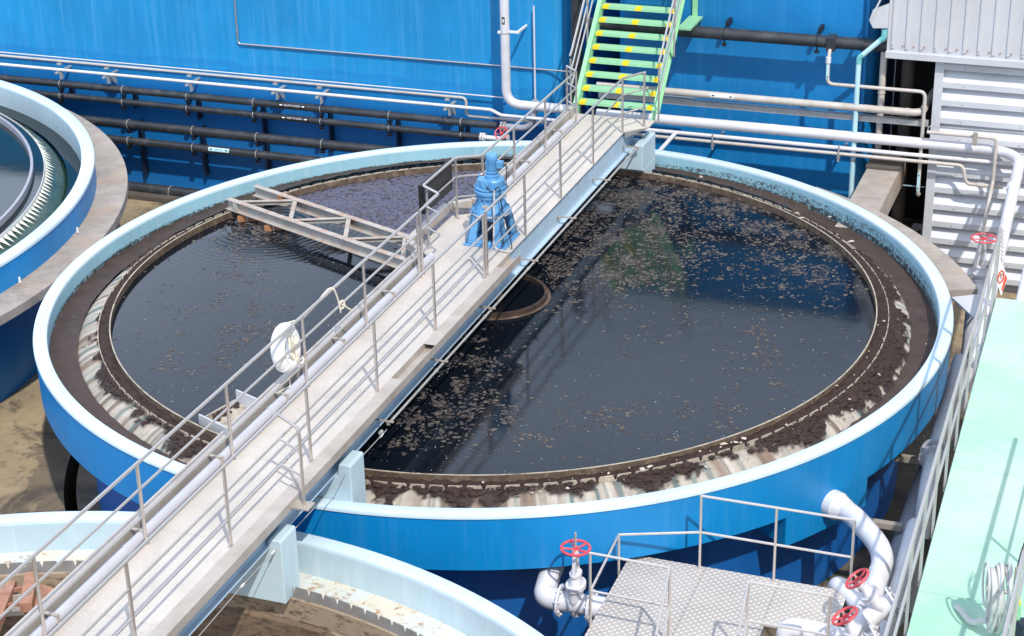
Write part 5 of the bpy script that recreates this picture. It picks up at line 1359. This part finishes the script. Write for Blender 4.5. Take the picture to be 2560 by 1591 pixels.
# ------------------------------------------------------------------ green platform on the right
GZ, GN, GE = .30, 7.55, 1.15
gp = thing('green_platform', B(9,-6,GZ), 'pale green painted floor platform along the right edge', 'platform')
def gnn(s): return 7.50+(GE-s)*.0125
MB().prism([B(n,s,0)[:2] for n,s in [(gnn(-16),-16),(14,-16),(14,GE),(gnn(GE),GE)]], GZ-.07, GZ).build('floor_slab', M['green_floor'], gp, 0, .006)
MB().bar(B(gnn(-16)-.004,-16,GZ-.08), B(gnn(GE)-.004,GE,GZ-.08), .005, .12).build('edge_plate', M['galv'], gp, 0)
mb = MB()
for s in (-.4,-3.5,-6.6,-9.7): mb.bb(GN+.4,GN+.6,s-.1,s+.1,ZG,GZ-.17)
mb.build('column', M['dark_conc'], gp, 0)
gr = thing('platform_rail', B(GN,-5,GZ), 'steel guard rail along the left edge of the green platform', 'guard rail')
gnr = lambda s: gnn(s)-.03
for h, r in ((1.07,.022),(.56,.018)): MB().tube([B(gnr(-14),-14,GZ+h), B(gnr(GE),GE-.02,GZ+h)], r, 10).build('rail', M['steel'], gr)
gposts = []
for px, py in [(1680,735),(1625,930),(1573,1140),(1515,1370)]: gposts.append(ns(at_z(1860+px/2.7, 500+py/2.7, GZ))[1])
for px, py in [(1450,185),(1380,460),(1300,770),(1215,1095),(1122,1450)]: gposts.append(ns(at_z(1860+px/2.7, 1031+py/2.7, GZ))[1])
for s in gposts+[-10.9,-12]:
    MB().bb(gnr(s)-.014,gnr(s)+.014,s-.03,s+.03,GZ-.15,GZ+1.06).build('post', M['galv'], gr, 0)
MB().bb(gnr(GE)-.02,gnr(GE)+.02,GE-.06,GE-.01,GZ-.15,GZ+1.12).build('end_post', M['galv'], gr, 0)
# no smoking sign on a chain at the far end
sg_ = thing('no_smoking_sign', B(7.9,GE,1.3), 'white no-smoking sign with a red ring and red text panel hanging at the platform end', 'sign')
sc0 = at_s(2508,697,GE-.05); 
su = (Z*.97).normalized(); sv = (EN*.42+ES*-.10+Z*-.33).normalized(); 
cn1 = [at_s(*p, GE-.05) for p in [(2505,655),(2519,695),(2503,740),(2490,698)]]
nrm = (cn1[1]-cn1[0]).cross(cn1[3]-cn1[0]).normalized()
if nrm.dot(CAM-sc0) < 0: nrm = -nrm
plate_ = MB().extr(cn1, nrm*.006).build('sign_plate', M['sticker_white'], sg_, 0)
def sp(px, py, o=.009): return at_s(px, py, GE-.05)+nrm*o
cR = [sp(2502.5+(7.5*math.cos(q)-3.5*math.sin(q)*0)*.95+2.2*math.sin(-q), 692+15*math.sin(q)-2*math.cos(q)) for q in [2*PI*i/28 for i in range(28)]]
MB().tube(cR, .011, 6, closed=True).build('red_ring', M['ink_red'], plate_)
MB().bar(sp(2496,692,.010), sp(2509,684,.010), .014, .004, nrm).build('red_bar', M['ink_red'], plate_, 0)
MB().bar(sp(2502,683,.0105), sp(2503,698,.0105), .008, .003, nrm).build('cigarette_mark', M['ink'], plate_, 0)
MB().extr([sp(2514,686,.006),sp(2518.5,695,.006),sp(2506.5,729,.006),sp(2503,724,.006)], nrm*.003).build('red_panel', M['ink_red'], plate_, 0)
chn = MB(); c0_, c1_ = at_s(2508,573,GE-.05), at_s(2504,655,GE-.05)
nl = 16
for i in range(nl):
    q = lerp(c0_, c1_, (i+.5)/nl); dd = (c1_-c0_).normalized(); chn.torus(q, EN if i % 2 else (ES+EN*.3), .020, .005, 10, 5)
chn.build('chain', M['steel'], sg_)
# right hand rail and hose reel on the platform
TZ = GZ+1.05
ra, rb = at_z(2570,1340,TZ), at_z(2508,1600,TZ)
rr2 = thing('platform_rail', rb, 'shiny steel rail in the bottom right corner in front of the hose reel', 'guard rail')
dv = (ra-rb).normalized()
MB().tube([rb-dv*2, ra+dv*3.5], .026, 12).build('rail', M['steel'], rr2)
MB().tube([rb-dv*2-Z*.5, ra+dv*3.5-Z*.5], .018, 10).build('rail', M['steel'], rr2)
for f in (-.6, 1.3, 3.0): q = rb+dv*f; MB().cyl(Vector((q.x,q.y,GZ)), q, .02, .02, 10).build('post', M['steel'], rr2)
hc = at_z(2492,1480,GZ+.55)
hx = (EN*.97+ES*.25).normalized()
hr_ = thing('hose_reel', Vector((hc.x,hc.y,GZ)), 'grey coiled hose hanging on a reel beside the shiny rail, bottom right', 'hose reel')
up_ = Z; fwd_ = hx.cross(Z).normalized()
MB().tube([hc-hx*.115+(fwd_*math.cos(2*PI*i/30)*.20+Z*math.sin(2*PI*i/30)*.235)+Z*.08 for i in range(30)], .012, 8, closed=True).build('reel_rim', M['hose'], hr_)
rnh = random.Random(4)
for k in range(7):
    off = -.06+.026*k; a_ = .20+.03*rnh.random(); b_ = .33+.08*rnh.random(); tl = rnh.uniform(-.06,.06)
    pts = [hc+hx*(off+tl*math.sin(2*PI*i/28))+fwd_*math.cos(2*PI*i/28)*a_*(.8 if math.sin(2*PI*i/28) < 0 else 1)+Z*(math.sin(2*PI*i/28)*b_-.08) for i in range(28)]
    MB().tube(pts, .021, 8, closed=True).build('hose_loop', M['hose'], hr_)
MB().cyl(hc-hx*.10, hc+hx*.16, .02, .02, 12).build('axle', M['tan_steel'], hr_)
MB().tube(rnd([hc+hx*.17+Z*.30, hc+hx*.17-Z*.25, hc+hx*.20-Z*.54], .03), .014, 8).tube([hc+hx*.17+Z*.30, hc+hx*.30+Z*.30], .014, 8).build('stand', M['tan_steel'], hr_)
MB().tube(rnd([hc-hx*.06-Z*.38-fwd_*.05, hc-hx*.20-Z*.48-fwd_*.12, hc-hx*.30-Z*.52-fwd_*.5], .1), .032, 10).build('tail_hose', M['hose'], hr_)
wc = thing('black_cable', hc+Z*.6, 'thin dark cables hanging above the hose reel at the right edge', 'cable')
MB().tube(rnd([hc+hx*.18+Z*.32, hc+hx*.20+Z*.5, hc+hx*.26+Z*.72+ES*.1, hc+hx*.4+Z*.95+ES*.2], .1), .007, 6).tube(rnd([hc+hx*.2+Z*.32, hc+hx*.24+Z*.55, hc+hx*.28+Z*.75+ES*.1, hc+hx*.42+Z*.9+ES*.2], .1), .007, 6).build('cable_run', M['black'], wc)
bx_ = thing('dark_motor', at_z(2552,1570,GZ+.2), 'dark navy motor housing with a green base at the bottom right corner', 'machine')
q = at_z(2556,1580,GZ+.15)
MB().cyl(q-Z*.14, q+Z*.10, .10, .10, 20).cyl(q+Z*.10, q+Z*.13, .085, .07, 20).build('motor_shell', M['navy'], bx_)
MB().box(q+Z*.20-hx*.07+ES*.05, (.06,.07,.20), (EN,ES,Z)).build('green_valve', M['green_paint'], bx_, 0, .006)
MB().cyl(q+Z*.31-hx*.07+ES*.05, q+Z*.36-hx*.07+ES*.05, .022, .018, 10).build('brass_nut', M['yellow'], bx_)
